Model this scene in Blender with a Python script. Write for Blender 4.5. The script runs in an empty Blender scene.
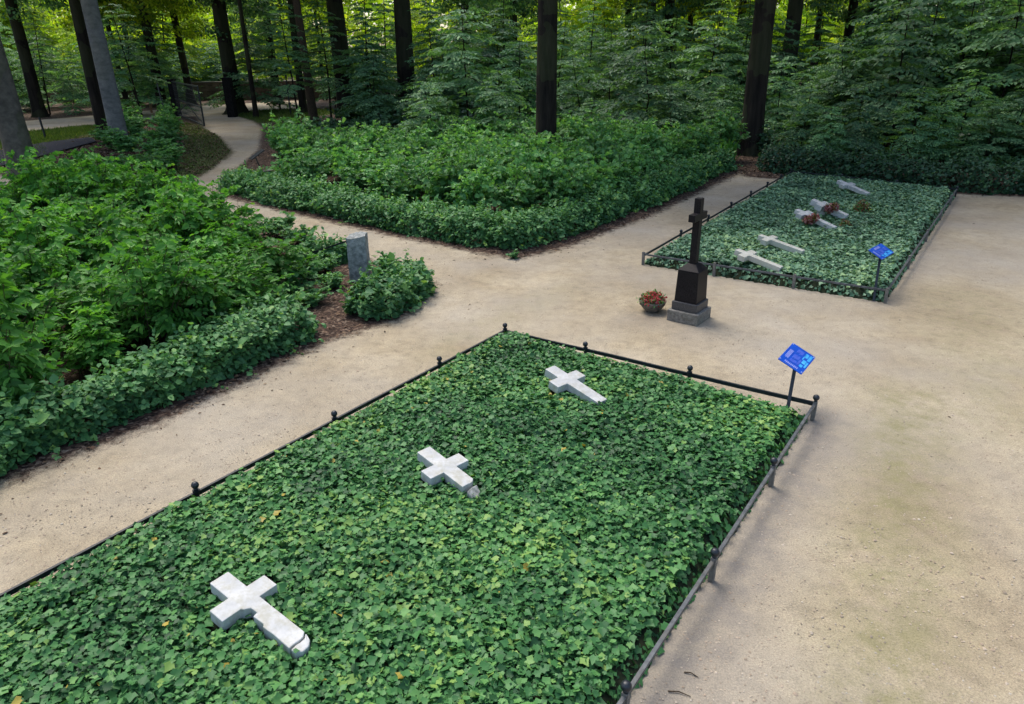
import bpy, bmesh, math, random
import numpy as np
from mathutils import Vector, Matrix

random.seed(7); RNG = np.random.default_rng(11)
S = bpy.context.scene
COL = S.collection
R = math.radians

# ------------------------------------------------------------------ camera
F, H, PT, RL = 700.0, 4.5, R(23.3), R(0.8)
cam_d = bpy.data.cameras.new('camera'); cam = bpy.data.objects.new('camera', cam_d); COL.objects.link(cam)
cam_d.sensor_width = 36.0; cam_d.lens = 36.0*F/1024.0; cam_d.clip_end = 2000; cam_d.clip_start = .05
fw = Vector((0, math.cos(PT), -math.sin(PT))); upv = Vector((0, math.sin(PT), math.cos(PT))); rt = Vector((1, 0, 0))
c_, s_ = math.cos(RL), math.sin(RL)
# image x / y axes expressed in the unrolled frame
ix = rt*c_ - upv*s_      # pixel +x
iy = -(rt*s_) - upv*c_   # pixel +y (down)
cx, cy, cz = ix, -iy, -fw
m = Matrix(((cx.x, cy.x, cz.x, 0), (cx.y, cy.y, cz.y, 0), (cx.z, cy.z, cz.z, H), (0, 0, 0, 1)))
cam.matrix_world = m
S.camera = cam

def P(px, py, z=0.0):
    """world point at height z seen at pixel (px,py): used to survey the layout"""
    d = fw*F + ix*(px-512) + iy*(py-352)
    t = (z-H)/d.z
    return Vector((d.x*t, d.y*t, z))

# ------------------------------------------------------------------ helpers
def tag(o, label=None, cat=None, group=None, kind=None):
    if label: o['label'] = label
    if cat: o['category'] = cat
    if group: o['group'] = group
    if kind: o['kind'] = kind
    return o
def empty(name, loc=(0, 0, 0), rz=0.0):
    o = bpy.data.objects.new(name, None); COL.objects.link(o); o.location = loc; o.rotation_euler = (0, 0, rz)
    o.empty_display_size = .2
    return o
def link(name, me, mat=None, parent=None, loc=None):
    o = bpy.data.objects.new(name, me); COL.objects.link(o)
    if mat is not None and len(me.materials) == 0: me.materials.append(mat)
    if parent is not None: o.parent = parent
    if loc is not None: o.location = loc
    return o
def copy_tree(o, parent=None):
    c = o.copy(); COL.objects.link(c)
    if parent is not None: c.parent = parent
    for ch in list(o.children): copy_tree(ch, c)
    return c
def np_mesh(name, V, Fc, attrs=None, smooth=False, vattrs=None):
    """V (n,3); Fc (m,k) constant-size faces"""
    me = bpy.data.meshes.new(name)
    V = np.asarray(V, np.float32); Fc = np.asarray(Fc, np.int32)
    n, k = Fc.shape
    me.vertices.add(len(V)); me.vertices.foreach_set('co', V.ravel())
    me.loops.add(n*k); me.loops.foreach_set('vertex_index', Fc.ravel())
    me.polygons.add(n)
    me.polygons.foreach_set('loop_start', np.arange(0, n*k, k, dtype=np.int32))
    me.polygons.foreach_set('loop_total', np.full(n, k, np.int32))
    if smooth: me.polygons.foreach_set('use_smooth', np.ones(n, bool))
    for a, v in (attrs or {}).items():
        at = me.attributes.new(a, 'FLOAT', 'FACE'); at.data.foreach_set('value', np.asarray(v, np.float32))
    for a, v in (vattrs or {}).items():
        at = me.attributes.new(a, 'FLOAT', 'POINT'); at.data.foreach_set('value', np.asarray(v, np.float32))
    me.update(calc_edges=True)
    return me
def bm_mesh(name, bm, smooth=False):
    me = bpy.data.meshes.new(name)
    bmesh.ops.recalc_face_normals(bm, faces=bm.faces[:])
    bm.to_mesh(me); bm.free()
    if smooth:
        me.polygons.foreach_set('use_smooth', np.ones(len(me.polygons), bool))
    return me

# value noise in numpy
_perm = RNG.random((64, 64)).astype(np.float32)
def vnoise(x, y):
    x = np.asarray(x, float); y = np.asarray(y, float)
    xi = np.floor(x).astype(int); yi = np.floor(y).astype(int); fx = x-xi; fy = y-yi
    fx = fx*fx*(3-2*fx); fy = fy*fy*(3-2*fy)
    g = lambda a, b: _perm[a % 64, b % 64]
    return (g(xi, yi)*(1-fx)+g(xi+1, yi)*fx)*(1-fy)+(g(xi, yi+1)*(1-fx)+g(xi+1, yi+1)*fx)*fy
def fbm(x, y, o=3):
    s = 0; a = .5; t = 0
    for i in range(o):
        s = s+a*vnoise(x*2**i+i*13.7, y*2**i+i*7.3); t += a; a *= .5
    return s/t

# ------------------------------------------------------------------ materials
def newmat(name):
    mt = bpy.data.materials.new(name); mt.use_nodes = True
    nt = mt.node_tree
    for n in list(nt.nodes): nt.nodes.remove(n)
    out = nt.nodes.new('ShaderNodeOutputMaterial')
    return mt, nt, out
def N(nt, t, **kw):
    n = nt.nodes.new(t)
    for k, v in kw.items():
        if hasattr(n, k): setattr(n, k, v)
    return n
def setin(n, **kw):
    for k, v in kw.items():
        n.inputs[k.replace('_', ' ')].default_value = v
def ramp(nt, src, stops):
    r = nt.nodes.new('ShaderNodeValToRGB'); cr = r.color_ramp
    while len(cr.elements) < len(stops): cr.elements.new(.5)
    for e, (p, c) in zip(cr.elements, stops):
        e.position = p; e.color = (c[0], c[1], c[2], 1)
    nt.links.new(src, r.inputs[0]); return r.outputs[0]
def mixc(nt, fac, a, b, blend='MIX'):
    n = nt.nodes.new('ShaderNodeMix'); n.data_type = 'RGBA'; n.blend_type = blend
    for i, v in ((0, fac), (6, a), (7, b)):
        if hasattr(v, 'links'): nt.links.new(v, n.inputs[i])
        else: n.inputs[i].default_value = v if i == 0 else (v[0], v[1], v[2], 1)
    return n.outputs[2]
def noise(nt, scale, detail=4, rough=.55, vec=None, out='Fac'):
    n = nt.nodes.new('ShaderNodeTexNoise'); setin(n, Scale=scale, Detail=detail, Roughness=rough)
    if vec is not None: nt.links.new(vec, n.inputs['Vector'])
    return n.outputs[out]
def objco(nt): return nt.nodes.new('ShaderNodeTexCoord').outputs['Object']
def worldco(nt): return nt.nodes.new('ShaderNodeNewGeometry').outputs['Position']
def math_(nt, op, a, b=None, clamp=False):
    n = nt.nodes.new('ShaderNodeMath'); n.operation = op; n.use_clamp = clamp
    for i, v in enumerate((a, b)):
        if v is None: continue
        if hasattr(v, 'links'): nt.links.new(v, n.inputs[i])
        else: n.inputs[i].default_value = v
    return n.outputs[0]

def leaf_mat(name, stops, rough=.45, trans=.3, spec=.5, objvar=.25, tint=None, sheen=0):
    mt, nt, out = newmat(name)
    at = nt.nodes.new('ShaderNodeAttribute'); at.attribute_name = 'rnd'
    col = ramp(nt, at.outputs['Fac'], stops)
    # clump tone (patches of older and younger leaves)
    nz = noise(nt, .9, 2, .5, worldco(nt))
    tone = ramp(nt, nz, [(.3, (.72, .78, .75)), (.7, (1.2, 1.15, 1.05))])
    col = mixc(nt, .8, col, tone, 'MULTIPLY')
    oi = nt.nodes.new('ShaderNodeObjectInfo')
    ov = ramp(nt, oi.outputs['Random'], [(0, (1-objvar, 1-objvar, 1-objvar)), (1, (1+objvar, 1+objvar*.9, 1+objvar*.5))])
    col = mixc(nt, 1.0, col, ov, 'MULTIPLY')
    bs = nt.nodes.new('ShaderNodeBsdfPrincipled'); nt.links.new(col, bs.inputs['Base Color'])
    setin(bs, Roughness=rough); bs.inputs['Specular IOR Level'].default_value = spec
    tr = nt.nodes.new('ShaderNodeBsdfTranslucent')
    tc = mixc(nt, 1.0, col, (1.5, 1.55, .55), 'MULTIPLY'); nt.links.new(tc, tr.inputs['Color'])
    mx = nt.nodes.new('ShaderNodeMixShader'); mx.inputs[0].default_value = trans
    nt.links.new(bs.outputs[0], mx.inputs[1]); nt.links.new(tr.outputs[0], mx.inputs[2]); nt.links.new(mx.outputs[0], out.inputs[0])
    return mt
def bark_mat(name, a, b, scale=3.0, stretch=.25, rough=.9, moss=0.0, bump=.6):
    mt, nt, out = newmat(name)
    mp = nt.nodes.new('ShaderNodeMapping'); nt.links.new(objco(nt), mp.inputs[0]); mp.inputs['Scale'].default_value = (scale, scale, scale*stretch)
    n1 = noise(nt, 2.2, 6, .65, mp.outputs[0])
    n2 = noise(nt, .5, 3, .5, objco(nt))
    col = ramp(nt, n1, [(.3, a), (.7, b)])
    col = mixc(nt, 1.0, col, ramp(nt, n2, [(.3, (.7, .72, .7)), (.7, (1.15, 1.12, 1.05))]), 'MULTIPLY')
    if moss > 0:
        sx = nt.nodes.new('ShaderNodeSeparateXYZ'); nt.links.new(objco(nt), sx.inputs[0])
        f = math_(nt, 'MULTIPLY', math_(nt, 'GREATER_THAN', n2, .5), moss)
        col = mixc(nt, f, col, (.07, .09, .035))
    bs = nt.nodes.new('ShaderNodeBsdfPrincipled'); nt.links.new(col, bs.inputs['Base Color']); setin(bs, Roughness=rough)
    bs.inputs['Specular IOR Level'].default_value = .2
    bp = nt.nodes.new('ShaderNodeBump'); setin(bp, Strength=bump, Distance=.08); nt.links.new(n1, bp.inputs['Height']); nt.links.new(bp.outputs[0], bs.inputs['Normal'])
    nt.links.new(bs.outputs[0], out.inputs[0]); return mt
def simple_mat(name, a, b, scale=8, rough=.6, spec=.5, metallic=0, bump=.1, detail=5, stops=(.35, .65), dist=.01, extra=None):
    mt, nt, out = newmat(name)
    n1 = noise(nt, scale, detail, .6, objco(nt))
    col = ramp(nt, n1, [(stops[0], a), (stops[1], b)])
    if extra:   # second layer: (scale, lo, hi, colour, strength)
        n2 = noise(nt, extra[0], 6, .7, objco(nt))
        f = ramp(nt, n2, [(extra[1], (0, 0, 0)), (extra[2], (extra[4],)*3)])
        col = mixc(nt, f, col, extra[3])
    bs = nt.nodes.new('ShaderNodeBsdfPrincipled'); nt.links.new(col, bs.inputs['Base Color']); setin(bs, Roughness=rough, Metallic=metallic)
    bs.inputs['Specular IOR Level'].default_value = spec
    if bump:
        bp = nt.nodes.new('ShaderNodeBump'); setin(bp, Strength=bump, Distance=dist); nt.links.new(n1, bp.inputs['Height']); nt.links.new(bp.outputs[0], bs.inputs['Normal'])
    nt.links.new(bs.outputs[0], out.inputs[0]); return mt

M = {}
M['ivy'] = leaf_mat('ivy_leaf', [(0, (0.0147, 0.059, 0.0221)), (0.3, (0.0418, 0.1449, 0.0467)), (0.6, (0.0737, 0.2185, 0.0687)), (0.88, (0.1412, 0.3253, 0.0958)), (0.97, (0.2701, 0.3928, 0.0859)), (0.99, (0.4051, 0.3192, 0.0614))], rough=.5, trans=.16, spec=.27, objvar=.0)
M['ivy_far'] = leaf_mat('ivy_leaf_grey_green', [(0, (0.0264, 0.0769, 0.0461)), (0.4, (0.0988, 0.2196, 0.1263)), (0.8, (0.2196, 0.3843, 0.2306)), (1, (0.3294, 0.4831, 0.1976))], rough=.5, trans=.12, spec=.4, objvar=.0)
M['bush'] = leaf_mat('bright_bush_leaf', [(0, (0.0276, 0.0978, 0.0207)), (0.4, (0.0713, 0.23, 0.046)), (0.8, (0.1495, 0.3795, 0.0713)), (1, (0.299, 0.506, 0.0805))], rough=.55, trans=.34, spec=.22, objvar=.22)
M['hedge'] = leaf_mat('hedge_leaf', [(0, (0.0275, 0.0875, 0.04)), (0.4, (0.0775, 0.2188, 0.0875)), (0.8, (0.1625, 0.35, 0.1187)), (1, (0.3125, 0.475, 0.1125))], rough=.55, trans=.24, spec=.28, objvar=.12)
M['dark_hedge'] = leaf_mat('painted_shade_hedge_leaf', [(0, (0.0192, 0.0576, 0.036)), (0.5, (0.0432, 0.12, 0.0624)), (1, (0.096, 0.204, 0.072))], rough=.5, trans=.2, spec=.4, objvar=.1)  # hedge leaf darkened: shade under the trees put into the colour
M['fresh'] = leaf_mat('fresh_sapling_leaf', [(0, (0.036, 0.108, 0.0408)), (0.4, (0.0936, 0.258, 0.09)), (0.8, (0.198, 0.42, 0.15)), (1, (0.336, 0.552, 0.156))], rough=.55, trans=.32, spec=.25, objvar=.2)
M['beech'] = leaf_mat('beech_leaf', [(0, (0.046, 0.1207, 0.069)), (0.5, (0.115, 0.2587, 0.1323)), (0.85, (0.2185, 0.391, 0.2012)), (1, (0.3105, 0.483, 0.1495))], rough=.55, trans=.32, spec=.25, objvar=.35)
M['bright'] = leaf_mat('painted_sunlit_beech_leaf', [(0, (0.091, 0.182, 0.0156)), (0.5, (0.26, 0.403, 0.0286)), (1, (0.546, 0.6, 0.0585))], rough=.55, trans=.45, spec=.3, objvar=.35)  # sunlight on the far foliage is put into this bright yellow-green
M['crown'] = leaf_mat('crown_leaf', [(0, (.03, .07, .02)), (1, (.09, .15, .035))], rough=.6, trans=.25, spec=.3, objvar=.2)
M['grass'] = leaf_mat('grass_blade', [(0, (.03, .07, .015)), (.6, (.07, .13, .025)), (1, (.15, .19, .05))], rough=.6, trans=.3, spec=.3, objvar=.1)
M['litter'] = leaf_mat('dead_leaf', [(0, (.035, .022, .018)), (.5, (.11, .065, .045)), (.85, (.22, .14, .09)), (1, (.34, .26, .18))], rough=.8, trans=.05, spec=.2, objvar=.1)
M['petal_red'] = leaf_mat('red_petal', [(0, (.25, .015, .02)), (.6, (.5, .05, .06)), (1, (.7, .25, .25))], rough=.6, trans=.2, spec=.3, objvar=.1)
M['petal_pink'] = leaf_mat('pink_petal', [(0, (.16, .03, .05)), (.5, (.38, .12, .16)), (1, (.62, .38, .42))], rough=.6, trans=.2, spec=.3, objvar=.1)
M['red_leaf'] = leaf_mat('reddish_leaf', [(0, (.05, .03, .02)), (.5, (.2, .07, .045)), (.8, (.25, .14, .05)), (1, (.1, .16, .04))], rough=.6, trans=.25, spec=.3, objvar=.1)
M['bark_dark'] = bark_mat('dark_bark', (.006, .0045, .004), (.042, .033, .027), scale=2.4, stretch=.13, moss=.25, bump=1.0)  # shade inside the wood is put into this near-black bark colour
M['bark_grey'] = bark_mat('smooth_grey_bark', (.13, .135, .14), (.27, .27, .265), scale=1.6, stretch=1.6, moss=.18, bump=.25)
M['bark_tan'] = bark_mat('tan_bark', (.075, .07, .06), (.20, .18, .15), scale=1.4, stretch=1.2, moss=.3, bump=.3)
M['twig'] = bark_mat('twig_bark', (.045, .032, .022), (.11, .08, .055), scale=20)
M['iron'] = simple_mat('black_painted_iron', (.006, .009, .013), (.018, .024, .030), scale=30, rough=.42, bump=.15)
M['grey_rail'] = simple_mat('sky_reflection_grey_metal', (.04, .047, .052), (.11, .12, .125), scale=14, rough=.5, bump=.2, extra=(3, .5, .7, (.10, .085, .06), .6))  # sky reflected on the dark rail put into the grey; brown weathering over it
M['stone_post'] = simple_mat('weathered_post', (.10, .095, .085), (.22, .205, .18), scale=25, rough=.85, bump=.4, extra=(6, .45, .7, (.06, .065, .05), .7))
M['marble'] = simple_mat('white_marble', (.37, .385, .385), (.56, .565, .55), scale=5, rough=.6, bump=.2, extra=(9, .46, .70, (.33, .32, .24), .8), dist=.006)
M['marble_yellow'] = simple_mat('yellowed_marble', (.44, .435, .37), (.60, .595, .53), scale=6, rough=.65, bump=.2, extra=(12, .45, .72, (.28, .27, .17), .8), dist=.006)
M['broken'] = simple_mat('broken_marble', (.22, .22, .19), (.48, .47, .42), scale=22, rough=.9, bump=.8)
M['granite'] = simple_mat('grey_granite', (.13, .145, .135), (.38, .39, .37), scale=13, rough=.85, bump=.5, detail=8, extra=(70, .5, .68, (.36, .38, .38), .5), dist=.02)
M['black_stone'] = simple_mat('polished_black_stone', (.008, .007, .008), (.024, .021, .022), scale=60, rough=.4, spec=.1, bump=.04, extra=(4, .5, .8, (.03, .028, .026), .5))
M['plinth'] = simple_mat('dark_grey_stone', (.03, .03, .032), (.085, .08, .08), scale=45, rough=.5, bump=.2)
M['base_stone'] = simple_mat('rough_grey_stone', (.115, .105, .09), (.25, .23, .20), scale=22, rough=.9, bump=.5, extra=(4, .5, .75, (.10, .11, .07), .6))
M['blue'] = simple_mat('blue_panel', (.006, .06, .42), (.008, .09, .55), scale=3, rough=.35, bump=0)
M['blue_light'] = simple_mat('light_blue_print', (.02, .28, .75), (.10, .50, .85), scale=9, rough=.35, bump=0, stops=(.3, .7))
M['blue_text'] = simple_mat('pale_print', (.28, .32, .72), (.36, .40, .80), scale=9, rough=.4, bump=0)
M['blue_mid'] = simple_mat('mid_blue_print', (.07, .12, .62), (.12, .20, .70), scale=9, rough=.4, bump=0)
M['screw'] = simple_mat('pale_screw', (.45, .5, .7), (.6, .65, .8), scale=9, rough=.3, bump=0)
M['bowl'] = simple_mat('weathered_bowl', (.06, .055, .048), (.17, .15, .125), scale=18, rough=.85, bump=.3)
M['wood'] = simple_mat('raw_timber', (.20, .12, .06), (.34, .22, .12), scale=12, rough=.85, bump=.3)
M['post_dark'] = simple_mat('tarred_post', (.006, .006, .007), (.018, .017, .017), scale=9, rough=.9, spec=.1, bump=.3)

def ground_mat():
    mt, nt, out = newmat('sand_and_litter_ground')
    co = worldco(nt)
    sd = nt.nodes.new('ShaderNodeAttribute'); sd.attribute_name = 'sd'
    ms = nt.nodes.new('ShaderNodeAttribute'); ms.attribute_name = 'moss'
    dp = nt.nodes.new('ShaderNodeAttribute'); dp.attribute_name = 'dark_gravel'
    gr = nt.nodes.new('ShaderNodeAttribute'); gr.attribute_name = 'grass'
    big = noise(nt, .55, 4, .6, co); mid = noise(nt, 5, 5, .7, co); fine = noise(nt, 60, 4, .75, co); grain = noise(nt, 170, 2, .8, co)
    sand = ramp(nt, big, [(.28, (.280, .226, .148)), (.5, (.370, .308, .208)), (.72, (.460, .392, .280))])
    sand = mixc(nt, 1, sand, ramp(nt, mid, [(.28, (.72, .72, .71)), (.5, (1, 1, 1)), (.75, (1.18, 1.17, 1.14))]), 'MULTIPLY')
    sand = mixc(nt, 1, sand, ramp(nt, fine, [(.3, (.6, .59, .58)), (.5, (1, 1, 1)), (.72, (1.34, 1.33, 1.3))]), 'MULTIPLY')
    sand = mixc(nt, .7, sand, ramp(nt, grain, [(.3, (.62, .6, .6)), (.5, (1, 1, 1)), (.7, (1.3, 1.3, 1.3))]), 'MULTIPLY')
    # greyish pebbly tone in patches
    sand = mixc(nt, ramp(nt, noise(nt, .3, 3, .6, co), [(.40, (.05,)*3), (.68, (.6,)*3)]), sand, mixc(nt, fine, (.26, .235, .20), (.47, .435, .38)))
    # tiny dark bits
    v = nt.nodes.new('ShaderNodeTexVoronoi'); v.feature = 'F1'; setin(v, Scale=9.0, Randomness=1.0); nt.links.new(co, v.inputs['Vector'])
    speck = math_(nt, 'LESS_THAN', math_(nt, 'ADD', v.outputs['Distance'], math_(nt, 'MULTIPLY', fine, .12)), .105)
    vc = nt.nodes.new('ShaderNodeSeparateColor'); nt.links.new(v.outputs['Color'], vc.inputs[0])
    speck = math_(nt, 'MULTIPLY', speck, math_(nt, 'GREATER_THAN', vc.outputs[0], .93))
    sand = mixc(nt, math_(nt, 'MULTIPLY', speck, .65), sand, (.10, .075, .05))
    # moss film; darker grey gravel along the right-hand rails and beside the monument
    mf = math_(nt, 'MULTIPLY', ms.outputs['Fac'], ramp(nt, noise(nt, 2.2, 6, .75, co), [(.36, (0, 0, 0)), (.62, (1, 1, 1))]))
    sand = mixc(nt, math_(nt, 'MULTIPLY', mf, .8), sand, mixc(nt, fine, (.14, .135, .055), (.27, .25, .12)))
    df = math_(nt, 'MULTIPLY', dp.outputs['Fac'], ramp(nt, noise(nt, 3, 6, .7, co), [(.3, (.35,)*3), (.6, (1, 1, 1))]))
    sand = mixc(nt, math_(nt, 'MULTIPLY', df, .8), sand, mixc(nt, fine, (.11, .10, .09), (.27, .245, .22)))
    # litter
    lv = nt.nodes.new('ShaderNodeTexVoronoi'); setin(lv, Scale=26.0); nt.links.new(co, lv.inputs['Vector'])
    ls = nt.nodes.new('ShaderNodeSeparateColor'); nt.links.new(lv.outputs['Color'], ls.inputs[0])
    lit = ramp(nt, ls.outputs[0], [(0, (.022, .015, .012)), (.6, (.075, .047, .034)), (.9, (.15, .10, .07)), (1, (.25, .19, .14))])
    lit = mixc(nt, 1, lit, ramp(nt, mid, [(.3, (.6,)*3), (.7, (1.25,)*3)]), 'MULTIPLY')
    gf = math_(nt, 'MULTIPLY', gr.outputs['Fac'], ramp(nt, mid, [(.3, (.4,)*3), (.6, (1, 1, 1))]))
    lit = mixc(nt, gf, lit, mixc(nt, fine, (.05, .085, .02), (.11, .16, .04)))
    edge = math_(nt, 'ADD', sd.outputs['Fac'], math_(nt, 'MULTIPLY', math_(nt, 'SUBTRACT', mid, .5), .7))
    edge = math_(nt, 'ADD', edge, math_(nt, 'MULTIPLY', math_(nt, 'SUBTRACT', fine, .5), .5))
    ef = ramp(nt, math_(nt, 'ADD', math_(nt, 'MULTIPLY', edge, 1.6), .5), [(.28, (0, 0, 0)), (.72, (1, 1, 1))])
    col = mixc(nt, ef, lit, sand)
    bs = nt.nodes.new('ShaderNodeBsdfPrincipled'); nt.links.new(col, bs.inputs['Base Color']); setin(bs, Roughness=.95)
    bs.inputs['Specular IOR Level'].default_value = .15
    hh = math_(nt, 'ADD', math_(nt, 'MULTIPLY', fine, .6), math_(nt, 'MULTIPLY', mid, .8))
    bp = nt.nodes.new('ShaderNodeBump'); setin(bp, Strength=.5, Distance=.02); nt.links.new(hh, bp.inputs['Height']); nt.links.new(bp.outputs[0], bs.inputs['Normal'])
    nt.links.new(bs.outputs[0], out.inputs[0]); return mt
M['ground'] = ground_mat()

# ------------------------------------------------------------------ primitive builders
def box_bm(bm, c, ax, ay, az, sx, sy, sz):
    """box centred at c with unit axes"""
    vs = []
    for i in (-.5, .5):
        for j in (-.5, .5):
            for k in (-.5, .5):
                vs.append(bm.verts.new(Vector(c)+ax*(i*sx)+ay*(j*sy)+az*(k*sz)))
    for f in ((0, 1, 3, 2), (4, 6, 7, 5), (0, 4, 5, 1), (2, 3, 7, 6), (0, 2, 6, 4), (1, 5, 7, 3)):
        bm.faces.new([vs[i] for i in f])
X, Y, Z = Vector((1, 0, 0)), Vector((0, 1, 0)), Vector((0, 0, 1))
def bevelled(name, bm, w=.008, seg=2):
    bmesh.ops.recalc_face_normals(bm, faces=bm.faces[:])
    es = [e for e in bm.edges if len(e.link_faces) == 2 and e.calc_face_angle(0) > .5]
    bmesh.ops.bevel(bm, geom=es, offset=w, segments=seg, affect='EDGES', profile=.5)
    return bm_mesh(name, bm)
def box_mesh(name, c, sx, sy, sz, rz=0, w=.008):
    bm = bmesh.new(); a = Vector((math.cos(rz), math.sin(rz), 0)); b = Vector((-math.sin(rz), math.cos(rz), 0))
    box_bm(bm, c, a, b, Z, sx, sy, sz)
    return bevelled(name, bm, w) if w else bm_mesh(name, bm)
def bar_bm(bm, a, b, w, h):
    a = Vector(a); b = Vector(b); d = (b-a); L = d.length; d.normalize()
    s = d.cross(Z)
    if s.length < 1e-4: s = X.copy()
    s.normalize(); u = s.cross(d)
    box_bm(bm, (a+b)/2, d, s, u, L, w, h)
def lathe_bm(bm, prof, seg=14, c=(0, 0, 0)):
    rings = []
    for r, z in prof:
        rings.append([bm.verts.new((c[0]+r*math.cos(2*math.pi*i/seg), c[1]+r*math.sin(2*math.pi*i/seg), c[2]+z)) for i in range(seg)])
    for a, b in zip(rings[:-1], rings[1:]):
        for i in range(seg):
            bm.faces.new((a[i], a[(i+1) % seg], b[(i+1) % seg], b[i]))
    bm.faces.new(rings[0][::-1]); bm.faces.new(rings[-1])
def tubes(name, paths, seg=5):
    """paths: list of (pts (n,3), radii (n)); returns one mesh"""
    V = []; Fq = []; off = 0
    for pts, rad in paths:
        pts = np.asarray(pts, float); n = len(pts); rad = np.asarray(rad, float)
        d = np.gradient(pts, axis=0); d /= np.linalg.norm(d, axis=1)[:, None]+1e-9
        ref = np.where(np.abs(d[:, 2:3]) > .9, np.array([[1., 0, 0]]), np.array([[0, 0, 1.]]))
        a = np.cross(d, ref); a /= np.linalg.norm(a, axis=1)[:, None]+1e-9
        b = np.cross(d, a)
        th = np.arange(seg)*2*math.pi/seg
        ring = pts[:, None, :]+rad[:, None, None]*(np.cos(th)[None, :, None]*a[:, None, :]+np.sin(th)[None, :, None]*b[:, None, :])
        V.append(ring.reshape(-1, 3))
        for i in range(n-1):
            for j in range(seg):
                j2 = (j+1) % seg
                Fq.append((off+i*seg+j, off+i*seg+j2, off+(i+1)*seg+j2, off+(i+1)*seg+j))
        off += n*seg
    return np_mesh(name, np.concatenate(V), np.array(Fq), smooth=True)

# leaves ------------------------------------------------------------
LEAF = (np.array([[0, 0, 0], [.24, .28, .05], [.22, .68, .04], [0, 1, -.10], [-.22, .68, .04], [-.24, .28, .05]], float), np.array([[0, 1, 2, 3], [0, 3, 4, 5]]))
BROAD = (np.array([[0, 0, 0], [.36, .25, .06], [.34, .62, .05], [0, 1, -.12], [-.34, .62, .05], [-.36, .25, .06]], float), np.array([[0, 1, 2, 3], [0, 3, 4, 5]]))
IVY = (np.array([[0, 0, -.02], [.22, -.15, .03], [.35, .05, .05], [.56, .30, .02], [.31, .50, .05], [0, .96, -.07], [-.31, .50, .05], [-.56, .30, .02], [-.35, .05, .05], [-.22, -.15, .03]], float),
       np.array([[0, 1, 2, 3, 4, 5], [0, 5, 6, 7, 8, 9]]))
QUAD = (np.array([[-.45, 0, 0], [.45, .1, .1], [.5, .95, 0], [-.4, 1, -.1]], float), np.array([[0, 1, 2, 3]]))
BLADE = (np.array([[-.035, 0, 0], [.035, 0, 0], [.02, .6, .05], [0, 1, -.12]], float), np.array([[0, 1, 2, 3]]))
def nrm(a): return a/(np.linalg.norm(a, axis=-1, keepdims=True)+1e-9)
def leaf_arrays(pos, d, n, size, tpl):
    tv, tf = tpl
    d = nrm(d); x = nrm(np.cross(d, n)); nn = np.cross(x, d)
    V = pos[:, None, :]+size[:, None, None]*(tv[None, :, 0:1]*x[:, None, :]+tv[None, :, 1:2]*d[:, None, :]+tv[None, :, 2:3]*nn[:, None, :])
    k = len(tv); Fc = tf[None]+np.arange(len(pos))[:, None, None]*k
    return V.reshape(-1, 3), Fc.reshape(-1, tf.shape[1])
def leaf_mesh(name, pos, d, n, size, tpl, rnd=None):
    V, Fc = leaf_arrays(pos, d, n, size, tpl)
    if rnd is None: rnd = RNG.random(len(pos))
    return np_mesh(name, V, Fc, {'rnd': np.repeat(rnd, len(tpl[1]))})
def rand_dir(n, up=0.0):
    v = RNG.normal(size=(n, 3)); v[:, 2] += up; return nrm(v)

# ------------------------------------------------------------------ layout (surveyed)
def PX(l): return [P(*q).xy for q in l]
E1 = Vector((.784, -.621, 0)); E2 = Vector((-.621, -.784, 0))   # grave field axes
A = P(505, 331, .13); AB = P(815, 404, .24); _l = P(0, 597, .13); _r = P(620, 704, .24)
for v_ in (A, AB, _l, _r): v_.z = 0
far1 = A+(_l-A).normalized()*11.0; far2 = AB+(_r-AB).normalized()*11.0
def rail_z(p):
    t = min(1, max(0, (Vector((p[0], p[1], 0))-A).dot((AB-A).normalized())/(AB-A).length)); return .13+.11*t
back = [P(643, 265), P(885, 303), P(955, 197), P(790, 178)]       # back bed corners: near-left, near-right, far-right, far-left

left_bed = PX([(0, 486), (160, 424), (250, 380), (330, 342), (400, 320), (428, 300), (436, 283), (405, 268), (340, 252), (300, 238), (250, 222), (205, 205)])
left_bed = [Vector((-22, -8)), Vector((-16.0, -6.0))]+left_bed+[Vector((-13.5, 26)), Vector((-22, 28)), Vector((-40, 30)), Vector((-40, -8))]
left_bed[1] = left_bed[2]+E2.xy*14
centre_bed = PX([(222, 197), (300, 216), (400, 238), (480, 254), (520, 259), (560, 250), (650, 217), (700, 193), (742, 173)])+[Vector((9.6, 33)), Vector((10, 80)), Vector((-22, 82))]+PX([(300, 122), (262, 128), (258, 150), (232, 172)])
back_bed = PX([(745, 177), (800, 181), (880, 187), (955, 194), (1023, 197), (1150, 212)])+[Vector((40, 21)), Vector((60, 20)), Vector((60, 80)), Vector((9, 80)), Vector((9.5, 33))]
mound = PX([(0, 176), (60, 186), (130, 188), (190, 182), (215, 168), (230, 152), (220, 138), (200, 126), (170, 122), (120, 128), (70, 140), (0, 150)])
grass_strip = PX([(0, 150), (70, 140), (120, 128), (85, 127), (0, 136)])
gate_verge = PX([(236, 116), (262, 124), (300, 120), (350, 112), (300, 109), (250, 111)])
polys_litter = [left_bed, centre_bed, back_bed, mound, grass_strip, gate_verge]

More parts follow.
